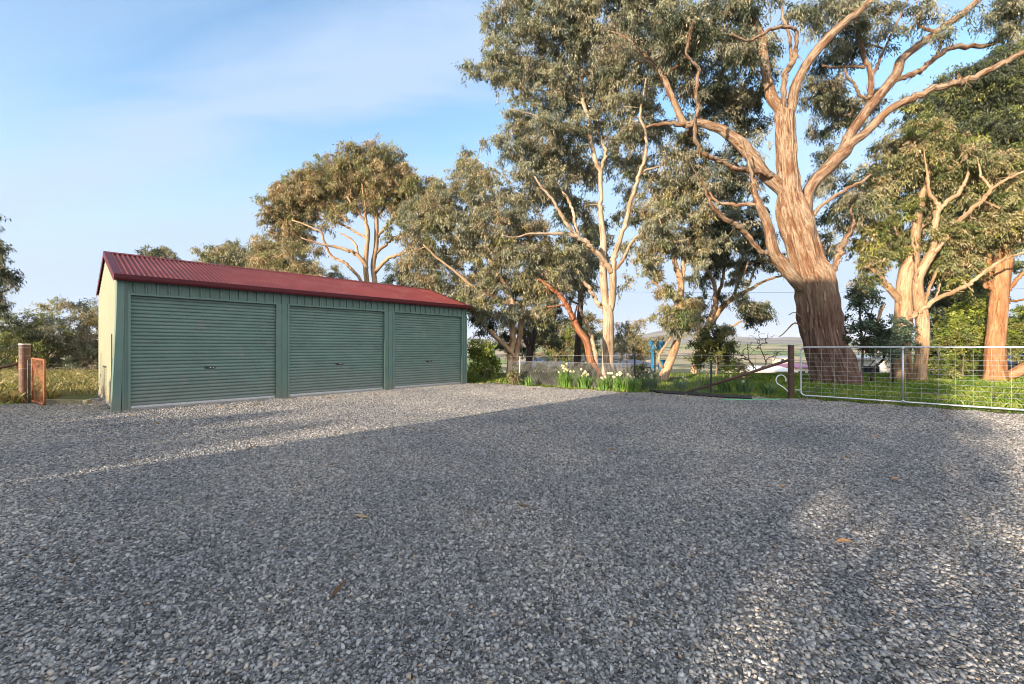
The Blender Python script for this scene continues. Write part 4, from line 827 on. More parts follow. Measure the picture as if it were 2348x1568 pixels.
# left paddock edge
for lab, u, Y, stems, bl, pal, mat, sd, grp in [
 ('dark green round crowned tree nearest the left edge of the picture', 35, 23.5, ['38,862,3;36,820,2.6;30,780,2.2;25,750,1.6', '36,830,2.2;55,790,1.8;62,760,1.2', '36,835,2.2;15,800,1.8;5,770,1.2'], [(20,730,32,24),(55,740,30,28),(10,775,32,28),(45,785,36,28),(70,775,22,26),(25,820,36,22),(60,825,30,18),(-20,770,30,45)], GREEN + DARK, B_TAN, 101, BUSHG),
 ('pale green loosely branched tree behind the rusty little gate', 105, 24.5, ['108,862,3;107,820,2.6;110,780,2.2;112,750,1.6', '107,835,2;92,790,1.8;88,760,1.2', '108,820,2;130,790,1.8;138,765,1.2'], [(105,728,30,20),(90,755,28,24),(125,755,30,26),(105,790,36,28),(135,790,26,26),(80,810,30,22),(120,825,32,18)], GREY + GREEN, B_TAN, 102, BUSHG),
 ('brownish twiggy tree partly hidden behind the left wall of the shed', 195, 25.5, ['200,862,3.4;205,830,3;195,790,2.4;190,760,1.6', '203,840,2.6;222,805,2;232,780,1.4', '200,845,2.4;178,810,2;168,785,1.4'], [(180,745,30,24),(210,735,30,26),(230,760,26,34),(165,775,30,28),(200,785,36,30),(225,810,30,28),(165,815,28,22),(195,825,30,16)], BROWN + GREY, B_TWIG, 103, BUSHG),
 ('umbrella topped tree showing above the pale green tree', 118, 42, ['118,850,2.4;119,740,2;118,705,1.4'], [(108,700,16,7),(125,695,20,8),(140,703,12,6)], GREY + OLIVE, B_TAN, 104, BUSHG),
 ('wind shaped dark tree top above the brownish tree at the shed wall', 195, 44, ['200,850,2.6;200,760,2.2;190,725,1.6;175,705,1', '199,740,1.6;212,710,1.2'], [(165,707,16,7),(200,700,22,9),(215,712,16,9),(185,722,16,7,0,.7)], DARK + GREY, B_TAN, 105, BUSHG)]:
    small_tree('tree', lab, (u, Y), stems, bl, mat, (pal, 90, 0.15 if Y < 30 else .25, 0.04 if Y < 30 else .07, 9 if Y < 30 else 4), sd, grp, 0.5 if Y < 30 else .75, hang=.5)
small_tree('gum_tree', 'leafy gum branch tips reaching in from the left edge of the picture', (-90, 13.5), ['-90,880,12;-92,780,11;-88,680,9;-80,600,7;-70,520,5', '-88,690,4;-50,670,3;-15,665,2.2;5,672,1.4', '-82,620,4;-45,610,3;-10,605,2.2;10,612,1.4', '-80,590,4;-40,570,3;-12,560,2;0,548,1.4'],
 [(-5,575,16,26,0,.8),(8,610,22,16,0,.9),(-15,640,24,18),(14,634,16,9,0,.8),(-5,690,16,14,0,.8),(0,705,12,8,0,.6),(-60,560,50,60),(-70,640,50,50),(-90,480,50,50)], B_TAN, (DARK + GREY, 110, 0.13, 0.032, 18), 106, None, 0.34)

# scrub between the fence and the valley
for lab, u, Y, g0, stems, bl, pal, mat, sd in [
 ('rounded yellow green tree beyond the fence, left of the red leaning trunk', 1275, 34, -2.0, ['1275,850,4;1272,790,3.4;1262,760,2.6', '1274,800,3;1292,770,2.4', '1273,805,2.6;1255,780,2'], [(1262,745,28,22),(1295,755,26,24),(1250,780,28,22),(1285,790,30,22),(1310,780,20,20),(1265,812,32,16),(1300,815,26,14)], LUSH + OLIVE, B_PALE, 111),
 ('taller pale stemmed tree showing between the red trunk and the pale gum', 1345, 38, -2.6, ['1345,850,4;1343,800,3.4;1340,770,2.6', '1344,810,3;1360,780,2.2', '1344,800,2.6;1325,765,2'], [(1325,745,26,18),(1350,738,24,18),(1362,760,22,20),(1335,775,28,18),(1355,800,24,18),(1320,800,18,16)], OLIVE + GREEN, B_PALE, 112),
 ('brown and olive scrub tree in the valley left of the blue structure', 1465, 42, -3.4, ['1465,850,3;1463,810,2.6;1460,790,2', '1464,820,2;1480,800,1.6'], [(1450,790,24,16),(1478,785,24,18),(1420,790,20,16),(1490,800,16,16),(1462,810,26,14),(1410,775,14,12,0,.8)], BROWN + OLIVE, B_TAN, 113)]:
    small_tree('tree', lab, (u, Y), stems, bl, mat, (pal, 90, 0.2, 0.06, 6.5), sd, 'scrub trees down the slope past the fence', 0.6, hang=.3, ground=g0)
# ------------------------------------------------------------------ the shed
M_GREEN = paint('green_steel_paint', (0.115, 0.19, 0.158), 0.5, 0.10, 2.0, dirt=((0.2, 0.2, 0.17), 5.0, 0.62, 0.35))
M_SIDE = paint('sun_lightened_green_paint', (0.33, 0.335, 0.235), 0.5, 0.08, 2.0, dirt=((0.25, 0.22, 0.15), 4.0, 0.64, 0.3))  # same green as the front, lightened and warmed to carry the sunlight
M_DOOR = paint('weathered_green_door_paint', (0.13, 0.205, 0.172), 0.5, 0.16, 1.3, dirt=((0.22, 0.23, 0.21), 3.0, 0.52, 0.5), stretch=(1, 1, 2.5))
M_ROOF = paint('dark_red_roof_paint', (0.155, 0.028, 0.025), 0.6, 0.2, 1.5, dirt=((0.20, 0.085, 0.07), 2.0, 0.5, 0.5), spec=.3)
M_TRIM = paint('maroon_trim_paint', (0.085, 0.010, 0.014), 0.5, 0.1, 3, spec=.25)
M_CONC = paint('concrete', (0.34, 0.32, 0.29), 0.9, 0.2, 8, dirt=((0.15, 0.13, 0.11), 6, 0.55, 0.7))
M_BLACK = paint('black_plastic', (0.02, 0.02, 0.022), 0.5, 0.2, 10)
M_CHROME = paint('worn_chrome', (0.6, 0.6, 0.6), 0.3, 0.1, 20, metal=0.9)
M_GALV = paint('galvanised_steel', (0.56, 0.57, 0.585), 0.38, 0.16, 14, metal=0.75, dirt=((0.4, 0.38, 0.35), 10, 0.6, 0.6))
M_WIRE = paint('galvanised_wire', (0.42, 0.42, 0.42), 0.5, 0.15, 14, metal=0.5)
M_RUSTPIPE = paint('rusty_dark_pipe', (0.075, 0.035, 0.024), 0.65, 0.35, 5, dirt=((0.17, 0.07, 0.03), 7, 0.55, 0.8), stretch=(1, 1, .4))
M_RUST = paint('orange_rust', (0.26, 0.085, 0.035), 0.85, 0.35, 18, dirt=((0.16, 0.05, 0.025), 14, 0.55, 0.8))

def dust(mat, z1, col, amt):
    n, l = mat.node_tree.nodes, mat.node_tree.links; b = n['Principled BSDF']; src = b.inputs['Base Color'].links[0].from_socket
    p = n.new('ShaderNodeTexCoord').outputs['Object']; s = n.new('ShaderNodeSeparateXYZ'); l.new(p, s.inputs[0])
    w = n.new('ShaderNodeMath'); w.operation = 'MULTIPLY_ADD'; l.new(noise(n, l, mapping(n, l, p, (2.5, 2.5, 1)), 2.0, 7, .7), w.inputs[0]); w.inputs[1].default_value = -1.6 * z1; l.new(s.outputs[2], w.inputs[2])
    mr = n.new('ShaderNodeMapRange'); mr.inputs['From Min'].default_value = -.9 * z1; mr.inputs['From Max'].default_value = z1 * .2; mr.inputs['To Min'].default_value = amt; mr.inputs['To Max'].default_value = 0; l.new(w.outputs[0], mr.inputs['Value'])
    l.new(mixc(n, l, mr.outputs[0], src, col), b.inputs['Base Color'])
dust(M_DOOR, .9, (.22, .22, .2), .6); dust(M_GREEN, .5, (.25, .22, .18), .5); dust(M_SIDE, .5, (.36, .28, .19), .7)
L, D, HE, PITCH = 9.23, 4.7, 2.74, math.radians(18.6)
RZ = math.atan2(0.726, 0.688)
shed = thing('shed', 'long green steel shed with red corrugated roof and three roller doors', 'shed', (-7.95, 8.81, 0), RZ)
DOORS = [(0.21, 2.97), (3.28, 5.98), (6.32, 8.99)]
DT = 2.38          # door head
def ribs_profile(x0, x1, pitch=0.19, h=0.034):
    "trapezoidal wall-sheet profile: (x, out)"
    pts = []; x = x0
    while x < x1 - 1e-6:
        for dx, o in ((0, 0), (0.06, 0), (0.068, 0.004), (0.092, 0.004), (0.1, 0), (pitch - 0.05, 0), (pitch - 0.038, h), (pitch - 0.012, h)):
            if x + dx < x1: pts.append((x + dx, o))
        x += pitch
    pts.append((x1, 0)); return pts
# header sheet over the doors
m = MB(); pr = ribs_profile(0.10, L - 0.02)
m.sheet([[(x, 0.02 - o, z) for x, o in pr] for z in (DT + 0.03, 2.74)])
m.build('header_sheet', M_GREEN, shed)
# piers between the doors and at the ends
for a, b_ in ((2.97, 3.28), (5.98, 6.32), (8.99, L)):
    m = MB(); w = b_ - a
    prof = [(a, 0.06), (a, -0.015), (a + .045, -0.015), (a + .05, 0.01), (a + w*.42, 0.01), (a + w*.45, -0.012), (a + w*.55, -0.012), (a + w*.58, 0.01), (b_ - .05, 0.01), (b_ - .045, -0.015), (b_, -0.015), (b_, 0.06)]
    m.sheet([[(x, y, z) for x, y in prof] for z in (0.0, DT + 0.028)])
    m.build('pier', M_GREEN, shed)
# left end: plain pier plus a corner flashing that leans out at its foot
m = MB(); prof = [(0.06, 0.03), (0.075, 0.0), (0.11, 0.0), (0.115, 0.012), (0.15, 0.012), (0.155, -0.015), (0.21, -0.015), (0.21, 0.06)]
m.sheet([[(x, y, z) for x, y in prof] for z in (0.0, DT + 0.028)]); m.build('pier', M_GREEN, shed)
m = MB(); rows_ = []
for z, k in ((0.0, 1.0), (0.9, 0.62), (1.8, 0.2), (2.66, 0.0)):
    dx = -0.085 * k
    rows_.append([(-0.012 + dx, 0.13, z), (-0.012 + dx, -0.02, z), (0.0 + dx, -0.028, z), (0.115 + dx * 0.75, -0.028, z), (0.12 + dx * 0.75, 0.02, z)])
m.sheet(rows_); c_ = m.build('corner_flashing', M_GREEN, shed)
# lintel trims and roller doors
for di, (a, b_) in enumerate(DOORS):
    m = MB(); m.box((a - .0, -0.02, DT - 0.01), (b_, 0.055, DT + 0.03)); m.build('lintel', M_GREEN, shed)
    m = MB(); prof = []
    z = 0.085; pitch = 0.0765
    while z < DT + 0.05:
        for k in range(6):
            t = k / 6
            prof.append((z + (0, .12, .3, .55, .78, .88)[k] * pitch, (-.006, .013, .018, .018, .012, -.006)[k]))
        z += pitch
    m.sheet([[(x, 0.085 - o_, zz_) for zz_, o_ in prof] for x in (b_ + .03, a - .03)])
    dr = m.build('roller_door', M_DOOR, shed, smooth=False)
    m = MB(); m.box((a + .005, 0.058, 0.045), (b_ - .005, 0.098, 0.09)); m.build('bottom_rail', M_GALV, dr)
    xc = (a + b_) / 2
    m = MB(); m.box((xc - .1, 0.05, 0.815), (xc + .1, 0.075, 0.865)); h = m.build('handle', M_BLACK, dr)
    m = MB()
    for q in (-.005, .055):
        m.tube([(xc + q, 0.052, 0.84), (xc + q, 0.036, 0.84)], 0.012, 10)
    m.bar((xc - .015, 0.036, 0.84), (xc + .015, 0.036, 0.84), .012, .014)
    m.build('lock', M_CHROME, h)
# side and rear walls
m = MB(); pr = ribs_profile(0.02, D, 0.19, 0.02)
gz = lambda y: HE - 0.03 + (D / 2 - abs(y - D / 2)) * math.tan(PITCH)
m.sheet([[(-o_, y, 0.0) for y, o_ in pr], [(-o_, y, gz(y)) for y, o_ in pr]]); sw = m.build('side_wall', M_SIDE, shed)
m = MB(); m.box((-0.034, 0.74, 0.06), (-0.022, 0.765, 1.58)); m.box((-0.036, 0.45, 1.02), (-0.022, 0.77, 1.045)); m.build('trim_strip', M_BLACK, sw)
m = MB(); m.sheet([[(L + o_, y, 0.0) for y, o_ in pr], [(L + o_, y, gz(y)) for y, o_ in pr]]); m.build('side_wall', M_SIDE, shed)
m = MB(); pr2 = ribs_profile(0.0, L, 0.19, 0.02); m.sheet([[(x, D + o_, z) for x, o_ in pr2] for z in (0.0, HE)]); m.build('rear_wall', M_SIDE, shed)
# roof
ROH, RUN = 0.10, D / 2 + 0.10
def roof_slope(front):
    m = MB(); n_w = int((L + 0.1) / 0.09); xs = [-0.05 + (L + 0.1) * k / (n_w * 8) for k in range(n_w * 8 + 1)]
    rows = []
    for t in (0.0, 0.5, 1.0):
        y = -ROH + RUN * t; z = HE + 0.035 + (y) * math.tan(PITCH)
        yy = y if front else D - y
        rows.append([(x, yy, z + 0.017 * math.cos(2 * math.pi * x / 0.09)) for x in xs])
    if not front: rows = rows[::-1]
    m.sheet(rows); return m.build('roof', M_ROOF, shed, smooth=True)
rf = roof_slope(True); roof_slope(False)
zr = HE + 0.035 + D / 2 * math.tan(PITCH)
m = MB(); m.sheet([[(x, D / 2 - .16, zr - .16 * math.tan(PITCH) + .018), (x, D / 2 - .02, zr + .018), (x, D / 2 + .02, zr + .018), (x, D / 2 + .16, zr - .16 * math.tan(PITCH) + .018)] for x in (-.06, L + .06)]); m.build('ridge_cap', M_ROOF, rf)
for xe, sg in ((-0.055, -1), (L + 0.055, 1)):
    m = MB()
    for sd in (0, 1):
        rr = []
        for t in (0, 1):
            y = -ROH + RUN * t; z = HE + 0.035 + y * math.tan(PITCH); yy = y if sd == 0 else D - y
            rr.append([(xe - sg * .12, yy, z + .016), (xe + sg * .004, yy, z + .018), (xe + sg * .004, yy, z - .13)])
        m.sheet(rr)
    m.build('barge_flashing', M_TRIM if sg < 0 else M_ROOF, rf)
m = MB(); gp = [(-.10, 2.735), (-.105, 2.64), (-.19, 2.64), (-.205, 2.68), (-.205, 2.755), (-.195, 2.765), (-.193, 2.75), (-.19, 2.66), (-.115, 2.655), (-.11, 2.735)]
m.sheet([[(x, y, z) for y, z in gp] for x in (-.06, L + .06)])
for x in (-.06, L + .06): m.add([(x, y, z) for y, z in gp[:5]], [(0, 1, 2, 3, 4)])
m.build('gutter', M_TRIM, rf)
m = MB(); m.box((-.02, -.10, 2.69), (L + .02, 0.03, 2.70)); m.build('eave_lining', M_TRIM, rf)
m = MB(); m.box((-.03, 0.022, -0.05), (L + .01, D, 0.045)); m.build('floor_slab', M_CONC, shed)

# ------------------------------------------------------------------ steel gate and strainer post
GA, GB = Vector((7.22, 11.05, 0)), Vector((10.05, 8.2, 0))
gate = thing('farm_gate', 'silver galvanised steel farm gate with wire mesh closing the yard on the right', 'gate', GA, 0)
gd = (GB - GA); GL = gd.length; gd = gd.normalized()
def gp_(s, z): return gd * s + Vector((0, 0, z))
def frame_loop(s0, s1, z0, z1, r):
    pts = []
    for cx, cz, a0 in ((s1 - r, z1 - r, 0), (s0 + r, z1 - r, 90), (s0 + r, z0 + r, 180), (s1 - r, z0 + r, 270)):
        for k in range(7):
            a = math.radians(a0 + k * 15); pts.append(gp_(cx + r * math.cos(a), cz + r * math.sin(a)))
    pts.append(pts[0]); return pts
m = MB(); m.tube(frame_loop(0.06, GL, 0.095, 1.30, 0.1), 0.0205, 10); m.build('frame', M_GALV, gate, smooth=True)
m = MB(); m.tube([gp_(1.98, 0.1), gp_(1.98, 1.29)], 0.019, 10)
for z in (.115, 1.275): m.tube([gp_(1.98, z - .02), gp_(1.98, z + .02)], 0.027, 10)
m.build('upright', M_GALV, gate, smooth=True)
m = MB(); z = 0.2; rng_ = random.Random(4)
while z < 1.25:
    m.tube([gp_(0.06 + GL * k / 10 * .985, z + rng_.uniform(-.005, .005)) for k in range(11)], 0.0028, 4, False); z += 0.105
s = 0.24
while s < GL - .05:
    m.tube([gp_(s + rng_.uniform(-.006, .006), zz_) for zz_ in (0.1, .5, .9, 1.3)], 0.0026, 4, False); s += 0.255
m.build('wire_mesh', M_WIRE, gate)
for z in (1.1, .22): MB().tube([gp_(0.07, z), gp_(-.0, z), gp_(-.06, z)], .016, 8).build('hinge', M_GALV, gate)
m = MB(); m.tube([gp_(0.78, 0.13), gp_(0.785, -0.02)], .007, 6); m.build('drop_bolt', M_BLACK, gate)

PC = G(1813, 11.15)
post = thing('strainer_post', 'rusty brown steel pipe strainer post with flat cap beside the steel gate', 'post', PC)
m = MB(); m.tube([(0, 0, -.05), (0, 0, .5), (0, 0, 1.0), (0, 0, 1.355)], .07, 20); m.build('pipe', M_RUSTPIPE, post, smooth=False)
m = MB(); m.tube([(0, 0, 1.355), (0, 0, 1.372)], .075, 20); m.build('cap', M_GALV, post)
for z in (.98, .62): MB().tube([(math.cos(a) * .073, math.sin(a) * .073, z + .004 * math.sin(3 * a)) for a in np.linspace(0, 6.28, 18)], .003, 4, False).build('wire_wrap', M_WIRE, post)
m = MB(); q = G(1567, 12.3) - PC
m.tube([Vector((-.06, .03, .965)), (q + Vector((-.06, .03, .965))) / 2 + Vector((0, 0, -.01)), q], .037, 12); m.build('stay_pole', M_RUSTPIPE, post, smooth=True)
m = MB(); hc = P(1790, 871, 11.05) - Vector((0, 0, 0)); pts = []
for k in range(17):
    a = math.radians(-70 + k * 19.0); pts.append(hc + Vector((math.cos(a) * .12 , -.01 * k / 17, math.sin(a) * .125)))
pts = [P(1806, 897, 11.05), P(1797, 889, 11.05)] + [hc + Vector((math.cos(a) * .125, 0, math.sin(a) * .125)) for a in np.radians(np.linspace(232, -20, 16))]
o = m.tube(spline(pts, 2), .013, 8).build('hose_loop', paint('white_hose', (.75, .75, .72), .5, .06, 6), None, smooth=True)
tag(o, 'white hose loop tied low on the rusty strainer post', 'hose')

# ------------------------------------------------------------------ wire fence
FA, FB, FC = G(1190, 15.5), G(1455, 12.8), Vector(PC)
F0 = FA + (FA - FB).normalized() * 0.5
fence = thing('wire_fence', 'low wire netting fence behind the daffodils', 'fence', FA)
def picket(p, h, mat, lean):
    m = MB(); p = p - FA
    for ang in (0, 120, 240):
        d = Vector((math.cos(math.radians(ang)), math.sin(math.radians(ang)), 0)) * .016
        m.bar(p + d * .9 + Vector((0, 0, -.05)), p + d * .9 + Vector((lean, 0, h)), .007, .034, up=d.normalized().cross(Vector((0, 0, 1))))
    return m.build('post', mat, fence)
M_POSTG = paint('weathered_steel_post', (.38, .36, .33), .6, .2, 12, metal=.3)
m = MB(); m.tube([(0, 0, -.05), (.03, 0, .98)], .03, 10); pp_ = m.build('post', M_POSTG, fence, smooth=True); pp_['label'] = 'pale steel end post'
picket(FB, 1.1, M_BLACK, .0); picket(FB + (FC - FB) * .52, .95, M_BLACK, .02)
def along(t):
    return F0 + (FB - F0) * t if t <= 1 else FB + (FC - FB) * (t - 1)
m = MB()
for z0, z1 in ((.98, 1.08), (.81, .82)):
    pts = []
    for k in range(0, 49):
        t = k / 24; e = along(t); pts.append(e - FA + Vector((0, 0, z0 + (z1 - z0) * min(t, 1) - .015 * math.sin(math.pi * (t * 2 % 1)))))
    m.tube(pts, .004, 4, False)
m.build('strand', M_WIRE, fence)
def netting(m, p0, p1, z0, z1, cell, r, off):
    "hexagonal netting: zigzag wires that touch their neighbours"
    d = p1 - p0; Ln = d.length; d = d.normalized(); nz = int((z1 - z0) / (cell * .5)); nx_ = int(Ln / cell)
    for i in range(nx_ + 1):
        vs = []
        for k in range(nz + 1):
            s = i * cell + (cell * .25 if (k // 1) % 2 else -cell * .25) * (1 if i % 2 else -1)
            b_ = .012 * math.sin(s * 3.1 + k * .2)
            c = p0 + d * s + Vector((b_, b_, z0 + k * cell * .5)) - off
            vs += [c - d * r, c + d * r]
        m.add(vs, [(2*k, 2*k+1, 2*k+3, 2*k+2) for k in range(nz)])
m = MB(); netting(m, F0, FB, .0, .82, .042, .006, FA); netting(m, FB, FB + (FC - FB) * .55, .0, .62, .045, .0045, FA)
m.build('netting', paint('dull_wire_netting', (.12, .12, .115), .6, .2, 12, metal=.3), fence)

# ------------------------------------------------------------------ left rusty gate, post
PD = G(56.5, 10.4)
lp = thing('strainer_post', 'stout rust streaked round post with pale cap by the little rusty gate', 'post', PD)
m = MB(); m.tube([(0, 0, -.05), (0, 0, .5), (0, 0, 1.0), (0, 0, 1.36)], .1, 20); m.build('pipe', paint('rust_streaked_pipe', (.11, .05, .03), .6, .5, 4, dirt=((.30, .12, .05), 6, .5, .8), stretch=(1, 1, .3)), lp)
m = MB(); m.tube([(0, 0, 1.36), (0, 0, 1.385)], .104, 20); m.build('cap', paint('pale_post_cap', (.62, .58, .52), .5, .1, 8), lp)
for z in (1.3, 1.1, .8): MB().tube([(math.cos(a) * .104, math.sin(a) * .104, z + .006 * math.sin(2 * a)) for a in np.linspace(0, 6.28, 18)], .003, 4, False).build('wire_wrap', M_WIRE, lp)
m = MB(); m.tube([(-.09, 0, .92), (-2.2, -.35, .40), (-3.6, -.6, 0.0)], .034, 12); m.build('stay_pole', M_RUSTPIPE, lp, smooth=True)
EL, ER = Vector((-11.18, 10.2, 0)), Vector((-10.2, 9.55, 0))
lg = thing('rusty_gate', 'small orange rusty mesh gate standing open beside the stout left post', 'gate', EL)
dd = (ER - EL).normalized(); GL2 = (ER - EL).length
m = MB()
lz = [(0, .05, 1.03)]
def lgp(s, z): return dd * s + Vector((0, 0, z))
m.tube([lgp(.0, .06), lgp(0, 1.02), lgp(.02, 1.04), lgp(GL2 - .03, 1.02), lgp(GL2, .99), lgp(GL2, .08), lgp(GL2 - .03, .05), lgp(.02, .05), lgp(0, .06)], .022, 8)
m.build('frame', M_RUST, lg, smooth=True)
m = MB(); dN = Vector((0, 0, 0))
netting(m, lgp(0, 0), lgp(GL2, 0), .06, 1.02, .034, .0075, dN)
m.build('mesh_panel', M_RUST, lg)
m = MB(); m.tube([(-.09, .0, -.05), (-.09, 0, 1.0)], .02, 8); m.tube([(-.1, 0, .9), (.02, 0, .9)], .012, 6); m.tube([(-.1, 0, .2), (.02, 0, .2)], .012, 6); m.build('hinge_post', M_BLACK, lg)
o = MB().bar(G(104, 10.1, .05), G(205, 10.0, .05), .09, .09).build('timber_sleeper', paint('greyed_timber', (.2, .19, .12), .9, .3, 6, stretch=(1, 8, 8)))
tag(o, 'short greenish timber sleeper lying across the opening by the rusty gate', 'sleeper')

# ------------------------------------------------------------------ things lying in front of the fence
M_POLY = paint('black_poly_pipe', (.012, .012, .013), .4, .2, 8)
def lying_pipe(uvs, r, mat, name, label, cat, dz=0.0, grp=None, dy=0.0):
    pts = [G(u, Y + dy, r + .004 + dz) for u, Y in uvs]
    o = MB().tube(spline([tuple(p) for p in pts], 4), r, 8).build(name, mat, None, smooth=True); return tag(o, label, cat, grp)
lying_pipe([(1489, 12.45), (1560, 11.95), (1640, 11.35), (1722, 10.95)], .034, M_POLY, 'poly_pipe', 'black pipe lying on the gravel edge, farther of the two', 'pipe', .01, 'black pipes on the gravel edge', .12)
lying_pipe([(1503, 12.3), (1570, 11.8), (1645, 11.2), (1724, 10.82)], .03, M_POLY, 'poly_pipe', 'black pipe lying on the gravel edge, nearer of the two', 'pipe', .01, 'black pipes on the gravel edge')
M_GRN = paint('green_plastic', (.12, .5, .22), .45, .1, 6)
lying_pipe([(1655, 10.62), (1700, 10.6), (1750, 10.62), (1788, 10.66)], .013, M_GRN, 'garden_stake', 'thin bright green stake lying on the gravel before the gate', 'stake', .012)

# ------------------------------------------------------------------ daffodils
M_DAFLEAF = paint('daffodil_leaf', (.13, .24, .045), .5, .3, 3)
M_DAFDARK = paint('daffodil_leaf_blue', (.085, .16, .055), .5, .3, 3)
M_PETAL = paint('daffodil_petal', (.66, .63, .48), .6, .05, 5)
M_CUP = paint('daffodil_cup', (.75, .55, .10), .6, .1, 5)
def flower_mesh():
    m = MB()
    for k in range(6):
        a = k * math.pi / 3; c, s = math.cos(a), math.sin(a); b_ = a + .45; e = a - .45
        m.add([(0, 0, 0), (.028 * math.cos(b_), .028 * math.sin(b_), .004), (.05 * c, .05 * s, -.004), (.028 * math.cos(e), .028 * math.sin(e), .004)], [(0, 1, 2, 3)])
    me = m.mesh('petals'); me.materials.append(M_PETAL)
    m = MB(); m.tube([(0, 0, 0), (0, 0, .016), (0, 0, .026)], [.009, .011, .016], 8, False); cup = m.mesh('cup'); cup.materials.append(M_CUP)
    return me, cup
PET, CUP = flower_mesh()
def daffodils(label, u, Y, w, h, nleaf, nfl, seed, mat=None):
    rng = random.Random(seed); c = G(u, Y); root = thing('daffodil_clump', label, 'flowers', c, 0, 'daffodil clumps along the fence')
    m = MB(); w = w * Y / F; h = h * 1.2 * Y / F
    for _ in range(nleaf):
        r = w * math.sqrt(rng.random()); a = rng.uniform(0, 6.28); bx, by = r * math.cos(a), r * math.sin(a) * .7
        a2 = a + rng.gauss(0, .8); le = rng.uniform(.05, .5) * h; hh = h * rng.uniform(.55, 1.05); wd = rng.uniform(.009, .016)
        ax = Vector((math.cos(a2), math.sin(a2), 0)); pw = Vector((-math.sin(a2 + .4), math.cos(a2 + .4), 0)) * wd
        rows = []
        fold = rng.random() < .25
        for k in range(5):
            t = k / 4; ce = Vector((bx, by, 0)) + ax * le * t * t + Vector((0, 0, hh * (t - (.45 * t ** 3 if fold else .1 * t ** 3))))
            q = pw * (1 - .85 * t ** 3); rows.append([ce - q, ce + q])
        m.sheet(rows)
    m.build('leaves', mat or M_DAFLEAF, root)
    st = MB(); fl_ = []
    for _ in range(nfl):
        a = rng.uniform(0, 6.28); r = w * rng.uniform(.1, 1.0); hh = h * rng.uniform(.7, 1.15)
        top = Vector((r * 1.2 * math.cos(a), r * .8 * math.sin(a) - .04, hh)); st.tube([(r * .6 * math.cos(a), r * .5 * math.sin(a), 0), top * .6 + Vector((0, 0, hh * .1)), top], .005, 4)
        fl_.append((top, a))
    if nfl: st.build('stem', mat or M_DAFLEAF, root)
    for top, a in fl_:
        f = bpy.data.objects.new('flower', PET); COL.objects.link(f); f.parent = root; f.location = top
        d = Vector((rng.uniform(-.9, .7), -1, rng.uniform(-.2, .5))); f.rotation_euler = d.to_track_quat('Z', 'Y').to_euler(); f.scale = (.92,) * 3
        k = bpy.data.objects.new('cup', CUP); COL.objects.link(k); k.parent = f
for a in [
 ('small flowerless daffodil clump near the left end of the netting', 1213, 14.6, 9, 24, 40, 0, 1),
 ('largest tallest daffodil clump, heavy with white flowers, left of the pale gum', 1298, 14.2, 17, 40, 150, 16, 2),
 ('daffodil clump leaning against the foot of the pale gum on its left', 1340, 13.7, 16, 34, 120, 9, 3),
 ('daffodil clump directly below the pale gum trunk', 1385, 13.2, 14, 30, 90, 7, 4),
 ('bushy daffodil clump between the pale gum and the dark picket', 1420, 13.0, 16, 34, 130, 8, 5),
 ('dense daffodil clump around the foot of the dark picket', 1450, 12.7, 12, 34, 100, 5, 6),
 ('dark leaved daffodil clump left of the bent tan trunk', 1488, 12.9, 17, 36, 140, 8, 7, M_DAFDARK),
 ('daffodil clump with folded leaves at the low end of the stay pole', 1560, 13.0, 12, 26, 70, 3, 8, M_DAFDARK),
 ('tall daffodil clump crossing behind the middle of the stay pole', 1620, 12.5, 12, 38, 90, 5, 9),
 ('daffodil clump right of the middle of the stay pole', 1660, 12.3, 13, 34, 90, 4, 10, M_DAFDARK),
 ('wide daffodil clump under the high end of the stay pole', 1705, 11.9, 14, 34, 110, 2, 11, M_DAFDARK),
 ('rightmost daffodil clump, close to the rusty strainer post', 1762, 11.6, 14, 30, 90, 0, 12, M_DAFDARK)]:
    daffodils(*a)

# ------------------------------------------------------------------ things down the slope
M_BLUEROOF = paint('blue_grey_roof', (.075, .09, .135), .6, .1, 1.5, stretch=(1, 1, 1))
M_DKROOF = paint('dark_tiled_roof', (.11, .11, .12), .7, .2, 3)
M_WHITEW = paint('white_weatherboard', (.72, .70, .66), .6, .06, 2)
M_CREAM = paint('cream_wall', (.55, .47, .38), .7, .08, 2)
M_PURPLE = paint('purple_roof', (.22, .09, .16), .5, .1, 2)
M_GLASS = paint('dark_window_glass', (.03, .035, .04), .1, .1, 2)
def house(label, u, Y, w, d, zb, ze, zt, wall, roof, rz=0.0, hip=.4, wins=3, name='house'):
    c = G(u, Y); g = hill(c.x, c.y); zb = g
    root = thing(name, label, 'house', (c.x, c.y, g), rz); ze -= g; zt -= g
    MB().box((-w/2, 0, -.3), (w/2, d, ze)).build('wall', wall, root)
    m = MB(); e = .35; h = hip * d
    vs = [(-w/2 - e, -e, ze), (w/2 + e, -e, ze), (w/2 + e, d + e, ze), (-w/2 - e, d + e, ze), (-w/2 + h, d/2, zt), (w/2 - h, d/2, zt)]
    vs += [(x, y, z - .12) for x, y, z in vs[:4]]
    m.add(vs, [(0, 1, 5, 4), (1, 2, 5), (2, 3, 4, 5), (3, 0, 4), (0, 6, 7, 1), (1, 7, 8, 2), (2, 8, 9, 3), (3, 9, 6, 0), (6, 9, 8, 7)]); m.build('roof', roof, root)
    for k in range(wins):
        x = -w/2 + w * (k + .5) / wins
        f = MB().box((x - .6, -.05, ze - 1.7), (x + .6, .02, ze - .5)).build('window', M_WHITEW, root)
        MB().box((x - .52, -.07, ze - 1.62), (x + .52, -.045, ze - .58)).build('pane', M_GLASS, f)
    return root
def zv(v, Y): return EYE - (v - CV) * Y / F
house('low house with long blue grey metal roof beyond the netting fence', 1325, 40, 9.5, 7, 0, zv(837, 40), zv(817, 43), M_DKROOF, M_BLUEROOF, .05, .3, 4)
